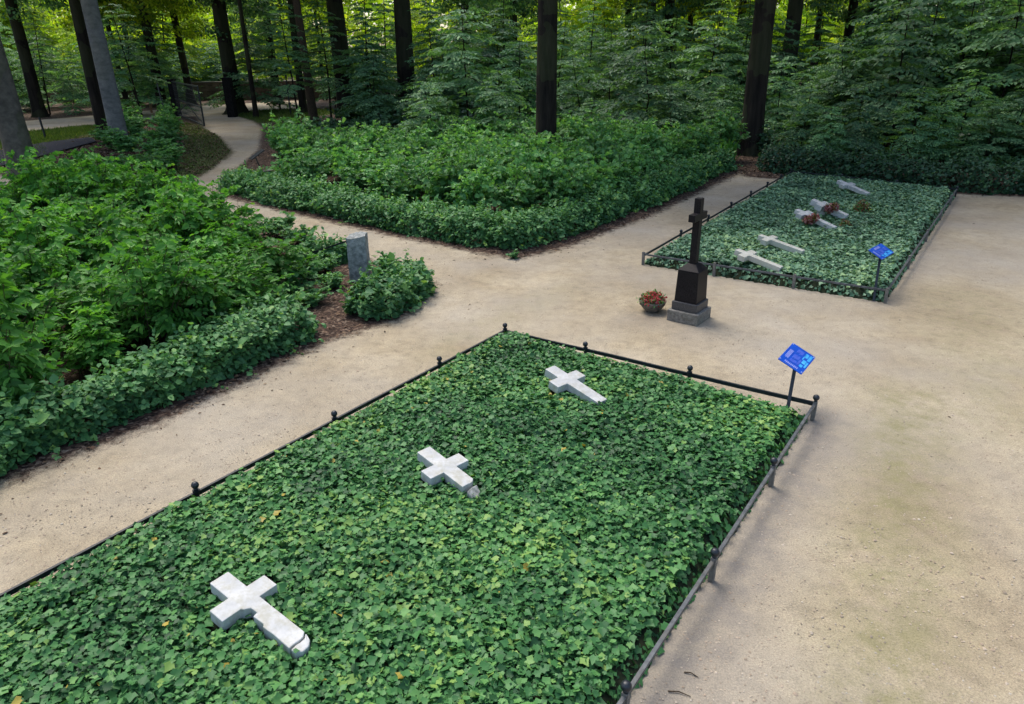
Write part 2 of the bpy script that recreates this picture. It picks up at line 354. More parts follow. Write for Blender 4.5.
def sdist(poly, x, y):
    """signed distance: positive outside"""
    d = np.full(x.shape, 1e9); ins = np.zeros(x.shape, bool)
    n = len(poly)
    for i in range(n):
        ax, ay = poly[i]; bx, by = poly[(i+1) % n]
        ex, ey = bx-ax, by-ay
        t = np.clip(((x-ax)*ex+(y-ay)*ey)/(ex*ex+ey*ey+1e-12), 0, 1)
        d = np.minimum(d, np.hypot(x-ax-t*ex, y-ay-t*ey))
        c = ((ay > y) != (by > y)) & (x < (bx-ax)*(y-ay)/(by-ay+1e-12)+ax)
        ins ^= c
    return np.where(ins, -d, d)
sand_far = PX([(0, 134), (85, 125), (170, 117), (236, 115), (262, 116), (300, 110), (350, 104), (420, 98), (420, 93), (350, 97), (290, 101), (200, 106), (100, 115), (0, 123)])
gate_path = PX([(190, 195), (200, 178), (222, 166), (234, 152), (222, 138), (200, 126), (196, 112), (240, 112), (262, 128), (258, 150), (240, 172), (222, 195)])
def ground_sd(x, y):
    d = np.full(np.shape(x), 1e9)
    for p in polys_litter: d = np.minimum(d, sdist(p, x, y))
    clearing = [Vector(q) for q in ((-30, -12), (45, -12), (45, 34), (9, 34), (-9, 34), (-16, 33), (-24, 30), (-30, 5))]
    s = np.minimum(sdist(clearing, x, y), sdist(sand_far, x, y)); s = np.minimum(s, sdist(gate_path, x, y))
    return np.minimum(d, -s)

# ground: sand and bed soil share one height field
def axis(segs):
    out = []
    for a, b, st in segs: out += list(np.arange(a, b, st))
    out.append(segs[-1][1]); return np.array(out)
gx = axis([(-46, -20, .6), (-20, -9, .3), (-9, 9, .14), (9, 20, .3), (20, 46, .6)])
gy = axis([(-12, 3, .5), (3, 17, .14), (17, 34, .28), (34, 100, .6)])
GX, GY = np.meshgrid(gx, gy)
sd = ground_sd(GX, GY)
def segd(p, q, x, y):
    ex, ey = q[0]-p[0], q[1]-p[1]; t = np.clip(((x-p[0])*ex+(y-p[1])*ey)/(ex*ex+ey*ey), 0, 1)
    return np.hypot(x-p[0]-t*ex, y-p[1]-t*ey)
moss = np.exp(-(segd(P(905, 400), P(885, 720), GX, GY)/.55)**2)*.9+np.exp(-(segd(P(965, 300), P(1010, 420), GX, GY)/.9)**2)*.5
moss += np.exp(-(segd(P(560, 290), P(440, 350), GX, GY)/.5)**2)*.35
dark_gravel = np.exp(-(segd(AB+E1*.12, far2+E1*.12, GX, GY)/.45)**2)+.6*np.exp(-(segd(back[1], back[2], GX, GY)/.35)**2)
dark_gravel += .5*np.exp(-(segd(P(640, 318), P(690, 324), GX, GY)/.4)**2)
grass = np.clip(np.exp(-(np.abs(sdist(mound, GX, GY)+1.0)/1.1)**2)*(sdist(mound, GX, GY) < .6), 0, 1)
grass = np.maximum(grass, (sdist(gate_verge, GX, GY) < 0)*1.0); grass = np.maximum(grass, (sdist(grass_strip, GX, GY) < 0)*.8)
gz = .012*(fbm(GX*1.3, GY*1.3, 3)-.5)
gz = gz+.04*np.clip(-sd*1.2, 0, 1)
gz = gz+.28*np.clip(-sdist(mound, GX, GY)/4.0, 0, 1)**.8
def gheight(x, y):
    x = np.asarray(x, float); y = np.asarray(y, float)
    return .04*np.clip(-ground_sd(x, y)*1.2, 0, 1)+.28*np.clip(-sdist(mound, x, y)/4.0, 0, 1)**.8
ny, nx = GX.shape
idx = np.arange(nx*ny).reshape(ny, nx)
Fc = np.stack([idx[:-1, :-1], idx[:-1, 1:], idx[1:, 1:], idx[1:, :-1]], -1).reshape(-1, 4)
V = np.stack([GX, GY, gz], -1).reshape(-1, 3)
fs = sd.ravel()[Fc].mean(1)
for nm, sel in (('gravel_path', fs >= 0), ('planting_soil', fs < 0)):
    f = Fc[sel]; u, inv = np.unique(f, return_inverse=True)
    me = np_mesh(nm, V[u], inv.reshape(f.shape), smooth=True, vattrs={'sd': sd.ravel()[u], 'moss': moss.ravel()[u], 'dark_gravel': dark_gravel.ravel()[u], 'grass': grass.ravel()[u]})
    tag(link(nm, me, M['ground']), kind='structure')
# forest floor to the horizon
ff = simple_mat('litter_and_sun_patches', (.06, .045, .03), (.20, .17, .10), scale=.25, rough=.95, spec=.1, bump=0, extra=(.05, .45, .6, (.42, .40, .26), .8))  # brown litter; the large pale patches are sunlit ground put into the colour
bm = bmesh.new()
q = 1500.0; zz = -.06
def rect(x0, y0, x1, y1): bm.faces.new([bm.verts.new((x, y, zz)) for x, y in ((x0, y0), (x1, y0), (x1, y1), (x0, y1))])
rect(-q, -q, q, q)
tag(link('forest_floor', bm_mesh('forest_floor', bm), ff), kind='structure')
# dark asphalt strip left of the mound
ap = PX([(-60, 176), (0, 169), (50, 160), (98, 149), (92, 143), (45, 147), (0, 153), (-60, 158)])
bm = bmesh.new(); vs = [bm.verts.new((p.x, p.y, float(gheight(p.x, p.y))+.05)) for p in ap]; bm.faces.new(vs)
g = bmesh.ops.extrude_face_region(bm, geom=bm.faces[:]); bmesh.ops.translate(bm, vec=(0, 0, .04), verts=[v for v in g['geom'] if isinstance(v, bmesh.types.BMVert)])
tag(link('asphalt_strip', bm_mesh('asphalt_strip', bm), simple_mat('asphalt', (.025, .026, .032), (.05, .052, .062), scale=20, rough=1, spec=.05)), kind='structure')

# ------------------------------------------------------------------ ivy beds
CROSS_PX = [((219, 577), (298, 640), .10), ((215, 617), (269, 579.5), .10), ((423.5, 449), (473, 487), .09), ((428, 476), (460, 454), .09), ((550, 367), (600, 398), .09), ((555, 387), (575, 371), .09)]
def in_poly(poly, n):
    xs = [p[0] for p in poly]; ys = [p[1] for p in poly]; out = []
    got = 0
    while got < n:
        x = RNG.uniform(min(xs), max(xs), n); y = RNG.uniform(min(ys), max(ys), n)
        k = sdist(poly, x, y) < 0; out.append(np.stack([x[k], y[k]], 1)); got += k.sum()
    return np.concatenate(out)[:n]
def ivy_surface(poly, x, y, top):
    d = np.clip(-sdist(poly, x, y), 0, None)
    e = np.clip(d/.16, 0, 1)**.6
    return top*(.18+.82*e)+.11*(fbm(x*2.6, y*2.6, 3)-.5)*e+.05*(fbm(x*.5, y*.5, 2)-.5)*e
def ivy_bed(name, poly, label, top, dens, size, mat, bury=()):
    # mound of stems and soil below the leaves
    xs = [p[0] for p in poly]; ys = [p[1] for p in poly]
    a = np.arange(min(xs)-.3, max(xs)+.3, .12); b = np.arange(min(ys)-.3, max(ys)+.3, .12)
    gx_, gy_ = np.meshgrid(a, b); dd = sdist(poly, gx_, gy_)
    zz_ = np.where(dd < 0, ivy_surface(poly, gx_, gy_, top)-.055, -.05)
    i_ = np.arange(gx_.size).reshape(gx_.shape); f = np.stack([i_[:-1, :-1], i_[:-1, 1:], i_[1:, 1:], i_[1:, :-1]], -1).reshape(-1, 4)
    f = f[(dd.ravel()[f] < 0).any(1)]
    soil = link('bed_soil', np_mesh('bed_soil', np.stack([gx_, gy_, zz_], -1).reshape(-1, 3), f, smooth=True), simple_mat('dark_bed_soil_'+name, (.010, .018, .010), (.03, .035, .018), scale=20, rough=1, spec=.1))
    area = abs(sum(poly[i][0]*poly[(i+1) % len(poly)][1]-poly[(i+1) % len(poly)][0]*poly[i][1] for i in range(len(poly))))/2
    n = int(area*dens)
    xy = in_poly(poly, n)
    z = ivy_surface(poly, xy[:, 0], xy[:, 1], top)+RNG.normal(-.01, .028, n)+.03*(vnoise(xy[:, 0]*9, xy[:, 1]*9)-.5)
    edge = -sdist(poly, xy[:, 0], xy[:, 1])
    low = edge < .16
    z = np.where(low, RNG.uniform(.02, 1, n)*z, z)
    pos = np.stack([xy[:, 0], xy[:, 1], z], 1)
    th = RNG.uniform(0, 2*math.pi, n); clump = fbm(xy[:, 0]*1.5, xy[:, 1]*1.5)*6
    d = np.stack([np.cos(th), np.sin(th), RNG.normal(-.12, .22, n)], 1)
    nn = np.stack([RNG.normal(0, .46, n), RNG.normal(0, .46, n), np.ones(n)], 1)
    # edges tip outward
    eps = .05
    gxn = (sdist(poly, xy[:, 0]+eps, xy[:, 1])-sdist(poly, xy[:, 0]-eps, xy[:, 1]))/(2*eps)
    gyn = (sdist(poly, xy[:, 0], xy[:, 1]+eps)-sdist(poly, xy[:, 0], xy[:, 1]-eps))/(2*eps)
    w = np.clip(1-edge/.2, 0, 1)*1.6
    nn[:, 0] += gxn*w; nn[:, 1] += gyn*w
    d[:, 2] -= w*.5
    sz = size*np.clip(np.exp(RNG.normal(0, .34, n)), .5, 1.65)
    patch = fbm(xy[:, 0]*.9+5, xy[:, 1]*.9)
    rnd = np.clip(RNG.beta(2.2, 2.6, n)+(patch-.5)*.75, 0, .9)
    sp = RNG.random(n); rnd = np.where(sp > .996, .95+.02*RNG.random(n), rnd); rnd = np.where(sp > .9994, .985, rnd)
    # leaf colour darkens with depth below the ivy surface
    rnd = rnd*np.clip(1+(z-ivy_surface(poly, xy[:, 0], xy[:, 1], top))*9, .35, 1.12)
    keep = np.ones(n, bool)
    for (c, r) in bury:
        keep &= np.hypot(pos[:, 0]-c[0], pos[:, 1]-c[1]) > r
    for a_, b_, r_ in CROSS_PX: keep &= segd(P(*a_, .26), P(*b_, .22), pos[:, 0], pos[:, 1]) > r_
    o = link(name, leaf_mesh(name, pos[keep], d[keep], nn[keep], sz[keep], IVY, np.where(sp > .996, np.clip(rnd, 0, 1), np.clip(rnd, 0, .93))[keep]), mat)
    tag(o, kind='stuff', label=label, cat='ivy'); tag(soil, kind='structure')
    soil.name = 'bed_soil'
    return o
inset = .015
fpoly = [(A+E1*inset+E2*inset).xy, (AB-E1*.05+E2*inset).xy, (far2-E1*.05).xy, (far1+E1*inset).xy]
cb = sum(back, Vector())/4
bpoly = [(p+(cb-p).normalized()*.05).xy for p in back]
bpoly[1] = bpoly[1]; 
ivy_bed('ivy_ground_cover', fpoly, 'dense dark green ivy filling the near grave field', .18, 2300, .053, M['ivy'])
ivy_bed('ivy_ground_cover', bpoly, 'grey-green ivy filling the far grave field behind the black stone cross', .25, 1350, .062, M['ivy_far'])
# a few shoots creeping over the rail outside left
# ------------------------------------------------------------------ border fences
def post_mesh(h, r, ball, square=False):
    bm = bmesh.new()
    if square: box_bm(bm, (0, 0, h/2), X, Y, Z, r*2, r*2, h); return bevelled('post', bm, .006)
    lathe_bm(bm, [(r*1.25, 0), (r*1.25, .03), (r, .035), (r, h-.03), (r*1.35, h-.025), (r*1.35, h)], 12)
    return bm_mesh('post', bm, False)
def ball_mesh(r, h=0):
    bm = bmesh.new(); pr = [(r*.55, 0), (r*.5, r*.35)]
    for i in range(1, 9):
        a = math.pi*i/9; pr.append((r*math.sin(a), r*.35+r-r*math.cos(a)))
    lathe_bm(bm, pr, 14); return bm_mesh('finial', bm, True)
post_iron = post_mesh(.25, .028, True); ball = ball_mesh(.042)
post_stone = post_mesh(.27, .026, True, True); post_thin = post_mesh(.30, .028, True, True)
def fence(name, label, runs):
    e = empty(name, runs[0]['a'])
    tag(e, label, 'fence')
    o0 = Vector(runs[0]['a'])
    for r in runs:
        a = Vector(r['a'])-o0; b = Vector(r['b'])-o0; za, zb = r['z']
        bm = bmesh.new()
        nseg = max(2, int((b-a).length/1.0)); 
        wob = [0]+[random.uniform(-.006, .006) for _ in range(nseg-1)]+[0]
        pts = [a.lerp(b, i/nseg)+Z*(za+(zb-za)*i/nseg+wob[i]) for i in range(nseg+1)]
        for p, q_ in zip(pts[:-1], pts[1:]): bar_bm(bm, p, q_+(q_-p).normalized()*.002, r['w'], r['h'])
        link('rail', bm_mesh('rail', bm), r['mat'], e)
        for p in r['posts']:
            pm = r['post']; o = link('post', pm, None, e, Vector((p[0], p[1], (za+(zb-za)*min(1, (Vector(p[:])-Vector(r['a'])).length/max(.01, (b-a).length)))-r['up']))-o0)
            if not pm.materials: pm.materials.append(r['pmat'])
            o.rotation_euler = (random.uniform(-.03, .03), random.uniform(-.03, .03), math.atan2((b-a).y, (b-a).x))
            if r.get('ball', True):
                f = link('finial', ball, M['iron'], o, (0, 0, r['ph']))
    return e
def onl(a, b, ts): return [a.lerp(b, t) for t in ts]
def proj_t(a, b, px, py):
    p = P(px, py); d = b-a; return (p-a).dot(d)/d.length_squared
left_posts = [A.lerp(far1, proj_t(A, far1, x, y)) for x, y in ((192, 500), (327, 426), (430, 370))]
left_posts += [left_posts[0]+E2*2.1*k for k in (1, 2, 3)]
back_posts = [A]+[A.lerp(AB, proj_t(A, AB, x, y)) for x, y in ((591, 356), (695, 381))]
right_posts = [AB]+[AB.lerp(far2, proj_t(AB, far2, x, y)) for x, y in ((773, 487), (711, 581), (620, 716))]
right_posts += [right_posts[-1]+E2*2.0*k for k in (1, 2)]
fence('grave_border_fence', 'low black iron border rail with ball-topped posts around the near ivy field', [
    dict(a=A, b=far1, z=(.13, .13), up=.20, w=.03, h=.052, mat=M['iron'], posts=left_posts, post=post_iron, pmat=M['iron'], ph=.25),
    dict(a=A, b=AB, z=(.13, .24), up=.205, w=.03, h=.052, mat=M['iron'], posts=back_posts, post=post_iron, pmat=M['iron'], ph=.25),
    dict(a=AB, b=far2, z=(.24, .24), up=.235, w=.032, h=.034, mat=M['grey_rail'], posts=right_posts, post=post_stone, pmat=M['stone_post'], ph=.27)])
bp = back
post_iron2 = post_iron.copy(); 
fl = [bp[0].lerp(bp[3], t) for t in (.17, .32, .47, .62, .76, .89)]
fence('grave_border_fence', 'low grey and black border rail around the far ivy field with plain grey posts', [
    dict(a=bp[0], b=bp[3], z=(.22, .22), up=.22, w=.03, h=.04, mat=M['iron'], posts=fl+[bp[3]], post=post_iron2, pmat=M['iron'], ph=.25),
    dict(a=bp[0], b=bp[1], z=(.25, .25), up=.25, w=.034, h=.034, mat=M['grey_rail'], posts=[bp[0], bp[0].lerp(bp[1], .33), bp[0].lerp(bp[1], .66), bp[1]], post=post_thin, pmat=M['stone_post'], ph=.3, ball=False),
    dict(a=bp[1], b=bp[2], z=(.25, .25), up=.25, w=.034, h=.034, mat=M['grey_rail'], posts=[bp[1].lerp(bp[2], t) for t in (.22, .45, .68, .88)], post=post_thin, pmat=M['stone_post'], ph=.3, ball=False),
    dict(a=bp[2], b=bp[3], z=(.25, .25), up=.25, w=.03, h=.04, mat=M['iron'], posts=[bp[2], bp[2].lerp(bp[3], .33), bp[2].lerp(bp[3], .66)], post=post_iron2, pmat=M['iron'], ph=.25)])

# ------------------------------------------------------------------ lying crosses
def cross(label, head, foot, arml, armr, zh, zf, w=.185, th=.115, mat='marble', chip=False, broken=None, roll=0, group='white marble crosses lying in the ivy'):
    hp = P(head[0], head[1], zh); fp = P(foot[0], foot[1], zf)
    ax = (fp-hp); L = ax.length; ax.normalize()
    side = Z.cross(ax); side.normalize(); side = Matrix.Rotation(roll, 3, ax) @ side
    up = ax.cross(side)
    # arm centre/length from surveyed arm ends
    zc = zh+(zf-zh)*.3
    al = P(arml[0], arml[1], zc); ar = P(armr[0], armr[1], zc)
    # distance from head to the arm axis
    t = max(.2, min(.55, (((al+ar)/2)-hp).dot(ax)))
    half = min(.27, max(.17, abs((ar-al).dot(side))/2))
    e = empty('marble_cross', hp); e.rotation_euler = (0, 0, math.atan2(ax.y, ax.x))
    inv = Matrix.Rotation(-math.atan2(ax.y, ax.x), 3, 'Z')
    ax, side, up = inv@ax, inv@side, inv@up
    def pt(l, s, u): return ax*l+side*s-up*u*(-1)
    bm = bmesh.new()
    # outline of the latin cross in (l, s)
    h2 = w/2
    ol = [(0, -h2), (t-h2, -h2), (t-h2, -half), (t+h2, -half), (t+h2, -h2)]
    if chip:
        ol += [(t+h2+.02, -h2+.005), (t+h2+.05, -h2+.055), (t+h2+.13, -h2+.06), (t+h2+.14, -h2+.015), (t+h2+.27, -h2+.02), (t+h2+.29, -h2-.002), (L*.78, -h2+.006)]
    if broken:   # slanted, ragged foot
        ol += [(L-.03, -h2), (L-.035, -.03), (L-.03, .01), (L-.035, .05), (L-.07, h2)]
    else:
        ol += [(L, -h2*.92), (L, h2*.92)]
    ol += [(t+h2, h2), (t+h2, half), (t-h2, half), (t-h2, h2), (0, h2)]
    top = [bm.verts.new(pt(l, s, 0)) for l, s in ol]; bot = [bm.verts.new(pt(l, s, -th)) for l, s in ol]
    bm.faces.new(top); bm.faces.new(bot[::-1])
    for i in range(len(ol)):
        j = (i+1) % len(ol); bm.faces.new((top[i], bot[i], bot[j], top[j]))
    me = bevelled('cross_body', bm, .007, 2)
    link('cross_body', me, M[mat], e)
    if broken:
        bm = bmesh.new(); pts = []
        for (l, s) in ([(L+.02, -h2*.9), (L+.15, -h2*.6), (L+.17, .0), (L+.10, h2*.7), (L+.02, h2*.8), (L+.01, 0)] if broken > .2 else [(L-.018, -h2*.95), (L+.03, -h2*.88), (L+.065, -h2*.35), (L+.06, h2*.3), (L+.02, h2*.8), (L-.04, h2*.98), (L-.058, h2*1.0), (L-.023, .052), (L-.018, .01), (L-.023, -.03)]):
            pts.append((l+(random.uniform(-.01, .01) if broken > .2 else 0), s))
        tp = [bm.verts.new(pt(l, s, -.01-(l-L)*broken)) for l, s in pts]; bt = [bm.verts.new(pt(l, s, -th*.9)) for l, s in pts]
        bm.faces.new(tp); bm.faces.new(bt[::-1])
        for i in range(len(pts)):
            j = (i+1) % len(pts); bm.faces.new((tp[i], bt[i], bt[j], tp[j]))
        fr = link('broken_foot', bevelled('broken_foot', bm, .01, 2), M['broken'] if broken > .2 else M['marble'], e)
        fr['label'] = 'broken-off foot piece of the cross'
    tag(e, label, 'cross', group)
    return e, hp+(fp-hp)*(t/L)
cross('white marble cross nearest the camera, chipped below its arm and cracked at the foot', (219, 577), (301, 643), (215, 617), (269, 579.5), .33, .225, w=.18, chip=True, broken=.1)
cross('white marble cross in the middle of the near ivy field with a broken-off foot', (423.5, 449), (471, 485), (428, 476), (460, 454), .34, .26, w=.18, broken=.75)
cross('clean white marble cross with foot sinking into ivy near the black back rail', (550, 367), (603, 401), (555, 387), (575, 371), .38, .22, w=.185)
cross('mottled white cross nearest the front rail of the far ivy field', (737, 249), (782, 267), (741, 259), (752.5, 249.5), .52, .33, w=.16, mat='marble_yellow')
cross('yellowed slim cross, second from the front rail in the far ivy field', (760, 234.5), (804, 250.5), (766, 241.5), (775, 235), .54, .36, w=.15, mat='marble_yellow')
_, cB3 = cross('white cross with pink wreath at its arms, third from the far field front', (797, 209), (836, 227), (801, 217), (810, 210), .62, .35, w=.165)
_, cB4 = cross('thick white cross with a wreath, propped up on a small stone', (813, 199), (848, 215), (820, 206), (828, 201), .66, .36, w=.19, th=.15)
cross('white cross farthest back in the far ivy field, close to the dark hedge', (839, 180), (869, 193), (843, 187), (850, 181), .56, .34, w=.17)
# propping stone under the raised cross
pb = P(820, 215, .25)
tag(link('support_stone', box_mesh('support_stone', (0, 0, 0), .16, .16, .42, .3, .02), M['marble'], None, (cB4.x-.05, cB4.y-.05, .29)), 'small upright white stone propping up the raised cross', 'stone')

# ------------------------------------------------------------------ flower arrangements
def flower_clump(name, label, cat, loc, r, hh, mat, n=260, size=.05, green=True):
    e = empty(name, loc); tag(e, label, cat)
    d = rand_dir(n, .5); pos = d*np.array([r, r, hh])*RNG.uniform(.55, 1, (n, 1)); pos[:, 2] = np.abs(pos[:, 2])
    link('flowers', leaf_mesh('flowers', pos, rand_dir(n), d, RNG.uniform(.6, 1.2, n)*size, BROAD), mat, e)
    if green:
        n2 = int(n*.8); d = rand_dir(n2, .1); pos = d*np.array([r*1.1, r*1.1, hh*.85])*RNG.uniform(.4, 1, (n2, 1)); pos[:, 2] = np.abs(pos[:, 2])
        link('foliage', leaf_mesh('foliage', pos, rand_dir(n2, .3), d, RNG.uniform(.7, 1.3, n2)*size*1.2, LEAF), M['hedge'], e)
    return e
def wreath(label, c, r, tiltdir):
    e = empty('wreath', c); e.rotation_euler = (R(-35), R(15), tiltdir); tag(e, label, 'wreath')
    n = 520; a = RNG.uniform(0, 2*math.pi, n); b = RNG.uniform(0, 2*math.pi, n); rr = .065*RNG.uniform(.7, 1.1, n)
    pos = np.stack([(r+rr*np.cos(b))*np.cos(a), (r+rr*np.cos(b))*np.sin(a), rr*np.sin(b)], 1)
    nn = np.stack([np.cos(b)*np.cos(a), np.cos(b)*np.sin(a), np.sin(b)], 1)
    pk = (vnoise(a*3, b*.3) > .42)
    link('flowers', leaf_mesh('flowers', pos[pk], rand_dir(pk.sum()), nn[pk], RNG.uniform(.035, .06, pk.sum()), BROAD), M['petal_pink'], e)
    link('foliage', leaf_mesh('foliage', pos[~pk], rand_dir((~pk).sum()), nn[~pk], RNG.uniform(.05, .08, (~pk).sum()), LEAF), M['red_leaf'], e)
wreath('round pink and dark red wreath leaning on the third cross', P(811, 219, .48), .12, .5)
wreath('round reddish wreath with pink flowers hanging on the propped-up cross', P(832, 208, .52), .12, .3)
flower_clump('flower_bunch', 'low reddish-brown plant in ivy right of the propped-up cross', 'plant', P(861, 213, .2), .25, .38, M['red_leaf'], 300, .06)
flower_clump('flower_bunch', 'small orange and green plant in ivy at the foot of the wreathed crosses', 'plant', P(845, 228, .2), .16, .24, M['red_leaf'], 160, .05)

# bowl by the monument
bc = P(652, 311)
e = empty('flower_bowl', bc); tag(e, 'round weathered bowl on the sand beside the black stone cross', 'bowl')
bm = bmesh.new()
lathe_bm(bm, [(.12, 0), (.13, .02), (.19, .08), (.235, .15), (.25, .19), (.255, .205), (.245, .21), (.23, .19)], 28); link('bowl', bm_mesh('bowl', bm, True), M['bowl'], e)
bm = bmesh.new(); lathe_bm(bm, [(.225, .165), (.225, .185)], 20); link('potting_soil', bm_mesh('soil', bm), M['twig'], e)
flower_clump('bowl_flowers', 'red and pink flowers with green leaves planted in the round bowl', 'flowers', bc+Z*.18,   .26, .21, M['petal_red'], 380, .05)

# ------------------------------------------------------------------ monument
mc = (P(666.6, 323)+P(709.8, 314))/2
ang = math.atan2(E1.y, E1.x)
e = empty('cross_monument', mc, ang); tag(e, 'tall black stone cross on a polished pedestal standing on the sand', 'monument')
link('base', box_mesh('base', (0, 0, .10), .58, .60, .21, 0, .015), M['base_stone'], e)
bm = bmesh.new()
box_bm(bm, (0, 0, .285), X, Y, Z, .48, .49, .155); link('plinth', bevelled('plinth', bm, .012), M['plinth'], e)
def frustum(bm, z0, z1, a0, b0, a1, b1):
    lo = [bm.verts.new((i*a0/2, j*b0/2, z0)) for i, j in ((-1, -1), (1, -1), (1, 1), (-1, 1))]
    hi = [bm.verts.new((i*a1/2, j*b1/2, z1)) for i, j in ((-1, -1), (1, -1), (1, 1), (-1, 1))]
    bm.faces.new(lo[::-1]); bm.faces.new(hi)
    for i in range(4):
        j = (i+1) % 4; bm.faces.new((lo[i], lo[j], hi[j], hi[i]))
bm = bmesh.new(); frustum(bm, .364, .93, .42, .43, .385, .395); link('pedestal', bevelled('pedestal', bm, .008), M['black_stone'], e)
bm = bmesh.new(); frustum(bm, .932, 1.04, .405, .415, .17, .17); link('cap', bevelled('cap', bm, .006), M['black_stone'], e)
bm = bmesh.new()
w = .125
top_z, arm_z, hl = 2.17, 1.86, .25
ol = [(-w/2, 1.02), (w/2, 1.02), (w/2, arm_z-w/2), (hl, arm_z-w/2), (hl, arm_z+w/2), (w/2, arm_z+w/2), (w/2, top_z), (-w/2, top_z), (-w/2, arm_z+w/2), (-hl, arm_z+w/2), (-hl, arm_z-w/2), (-w/2, arm_z-w/2)]
f = [bm.verts.new((-.06, y, z)) for y, z in ol]; g = [bm.verts.new((.06, y, z)) for y, z in ol]
bm.faces.new(f); bm.faces.new(g[::-1])
for i in range(len(ol)):
    j = (i+1) % len(ol); bm.faces.new((f[i], g[i], g[j], f[j]))
link('cross', bevelled('cross', bm, .006), M['black_stone'], e)

# ------------------------------------------------------------------ info signs
def sign(label, corners, base, zhi, zlo, group='blue information boards in the ivy'):
    # corners: top-left(high), top-right(low), bottom-right(low), bottom-left(high) pixels
    c = [P(*corners[0], zhi), P(*corners[1], zlo), P(*corners[2], zlo), P(*corners[3], zhi)]
    o = sum(c, Vector())/4
    ea = ((c[1]-c[0])+(c[2]-c[3]))/2; eb = ((c[3]-c[0])+(c[2]-c[1]))/2
    la, lb = ea.length, eb.length; ea.normalize(); eb = (eb-ea*eb.dot(ea)).normalized(); nn = ea.cross(eb)
    if nn.z < 0: nn = -nn
    b = P(*base, 0); e = empty('information_sign', b); tag(e, label, 'sign', group)
    o2 = o-b
    bm = bmesh.new(); box_bm(bm, o2, ea, eb, nn, la, lb, .012); pan = link('panel', bevelled('panel', bm, .004), M['blue'], e)
    def patch(nm, mat, u0, u1, v0, v1, h=.0015):
        bm = bmesh.new(); box_bm(bm, o2+ea*((u0+u1)/2-.5)*la+eb*((v0+v1)/2-.5)*lb+nn*(.0065+h/2), ea, eb, nn, (u1-u0)*la, (v1-v0)*lb, h)
        return bm
    def multi(nm, mat, rects):
        bm = bmesh.new()
        for (u0, u1, v0, v1) in rects:
            box_bm(bm, o2+ea*((u0+u1)/2-.5)*la+eb*((v0+v1)/2-.5)*lb+nn*.0074, ea, eb, nn, (u1-u0)*la, (v1-v0)*lb, .0015)
        link(nm, bm_mesh(nm, bm), mat, pan)
    rnd = random.Random(3)
    rows = lambda u0, u1, v0, v1, n, m_: [(u0+(u1-u0)*i/n, u0+(u1-u0)*(i+.55)/n, v0, v0+(v1-v0)*rnd.uniform(m_, 1)) for i in range(n)]
    multi('title_print', M['blue_text'], rows(.10, .26, .32, .80, 4, .75))
    multi('text_print', M['blue_mid'], rows(.34, .60, .12, .34, 6, .7)+rows(.34, .60, .40, .62, 6, .7)+rows(.34, .60, .66, .80, 6, .6)+rows(.62, .70, .5, .8, 3, .8))
    multi('footer_print', M['blue_text'], rows(.22, .78, .86, .95, 9, .75))
    multi('map_print', M['blue_light'], [(.66, .80, .10, .30), (.83, .94, .08, .38), (.72, .86, .42, .60), (.66, .70, .12, .44), (.88, .95, .44, .72), (.72, .84, .66, .78)])
    for u in (.05, .95):
        for v in (.06, .94):
            bm = bmesh.new(); lathe_bm(bm, [(.009, 0), (.009, .004)], 8, o2+ea*(u-.5)*la+eb*(v-.5)*lb+nn*.007)
            link('screw', bm_mesh('screw', bm), M['screw'], pan)
    pb_ = o2-nn*.02; bm = bmesh.new()
    top = Vector((pb_.x*.6, pb_.y*.6, pb_.z-.0)) ; bar_bm(bm, (0, 0, 0), o2-nn*.012, .045, .045)
    link('post', bevelled('post', bm, .004), M['iron'], e)
    bm = bmesh.new(); box_bm(bm, o2-nn*.012, ea, eb, nn, .2, .16, .01); link('bracket', bm_mesh('bracket', bm), M['iron'], e)
    return e
sign('blue information board on a black post in the corner of the near ivy field', [(792.7, 343), (815.5, 357.6), (801.3, 374.7), (778, 358.8)], (786, 418), .80, .66)
sign('blue information board on a black post in the far ivy field', [(879, 242), (892, 251.5), (884.5, 261), (870, 251.5)], (873.5, 301), .93, .79)

# ------------------------------------------------------------------ granite pillar with iron bar
gp = P(361, 281)
e = empty('granite_pillar', gp, ang+.7); tag(e, 'square rough grey granite pillar among bushes by the path', 'pillar')
bm = bmesh.new()
frustum(bm, -.05, 1.0, .40, .38, .38, .37)
bmesh.ops.subdivide_edges(bm, edges=bm.edges[:], cuts=9, use_grid_fill=True)
for v in bm.verts:
    v.co += Vector((random.gauss(0, .004), random.gauss(0, .004), random.gauss(0, .004)))
    if v.co.z > .9: v.co.z += .03*math.sin(v.co.x*9+v.co.y*5)
link('pillar', bm_mesh('pillar', bm), M['granite'], e)
e.rotation_euler = (0, R(.5), ang+.7)
bm = bmesh.new(); a = P(346, 244, .9)-gp; b = P(322, 262, .55)-gp
a = P(349, 262, 0); a = Vector((gp.x-.22, gp.y+.06, .86)); b = Vector((gp.x-1.35, gp.y+.55, .42))
be = empty('iron_bar', a); tag(be, 'slanting black iron bar fixed to the granite pillar', 'railing')
bm = bmesh.new(); bar_bm(bm, (0, 0, 0), b-a, .035, .035); link('bar', bm_mesh('bar', bm), M['iron'], be)
bm = bmesh.new(); box_bm(bm, (.02, 0, .01), X, Y, Z, .07, .10, .12); link('bracket', bevelled('bracket', bm, .01), M['iron'], be)

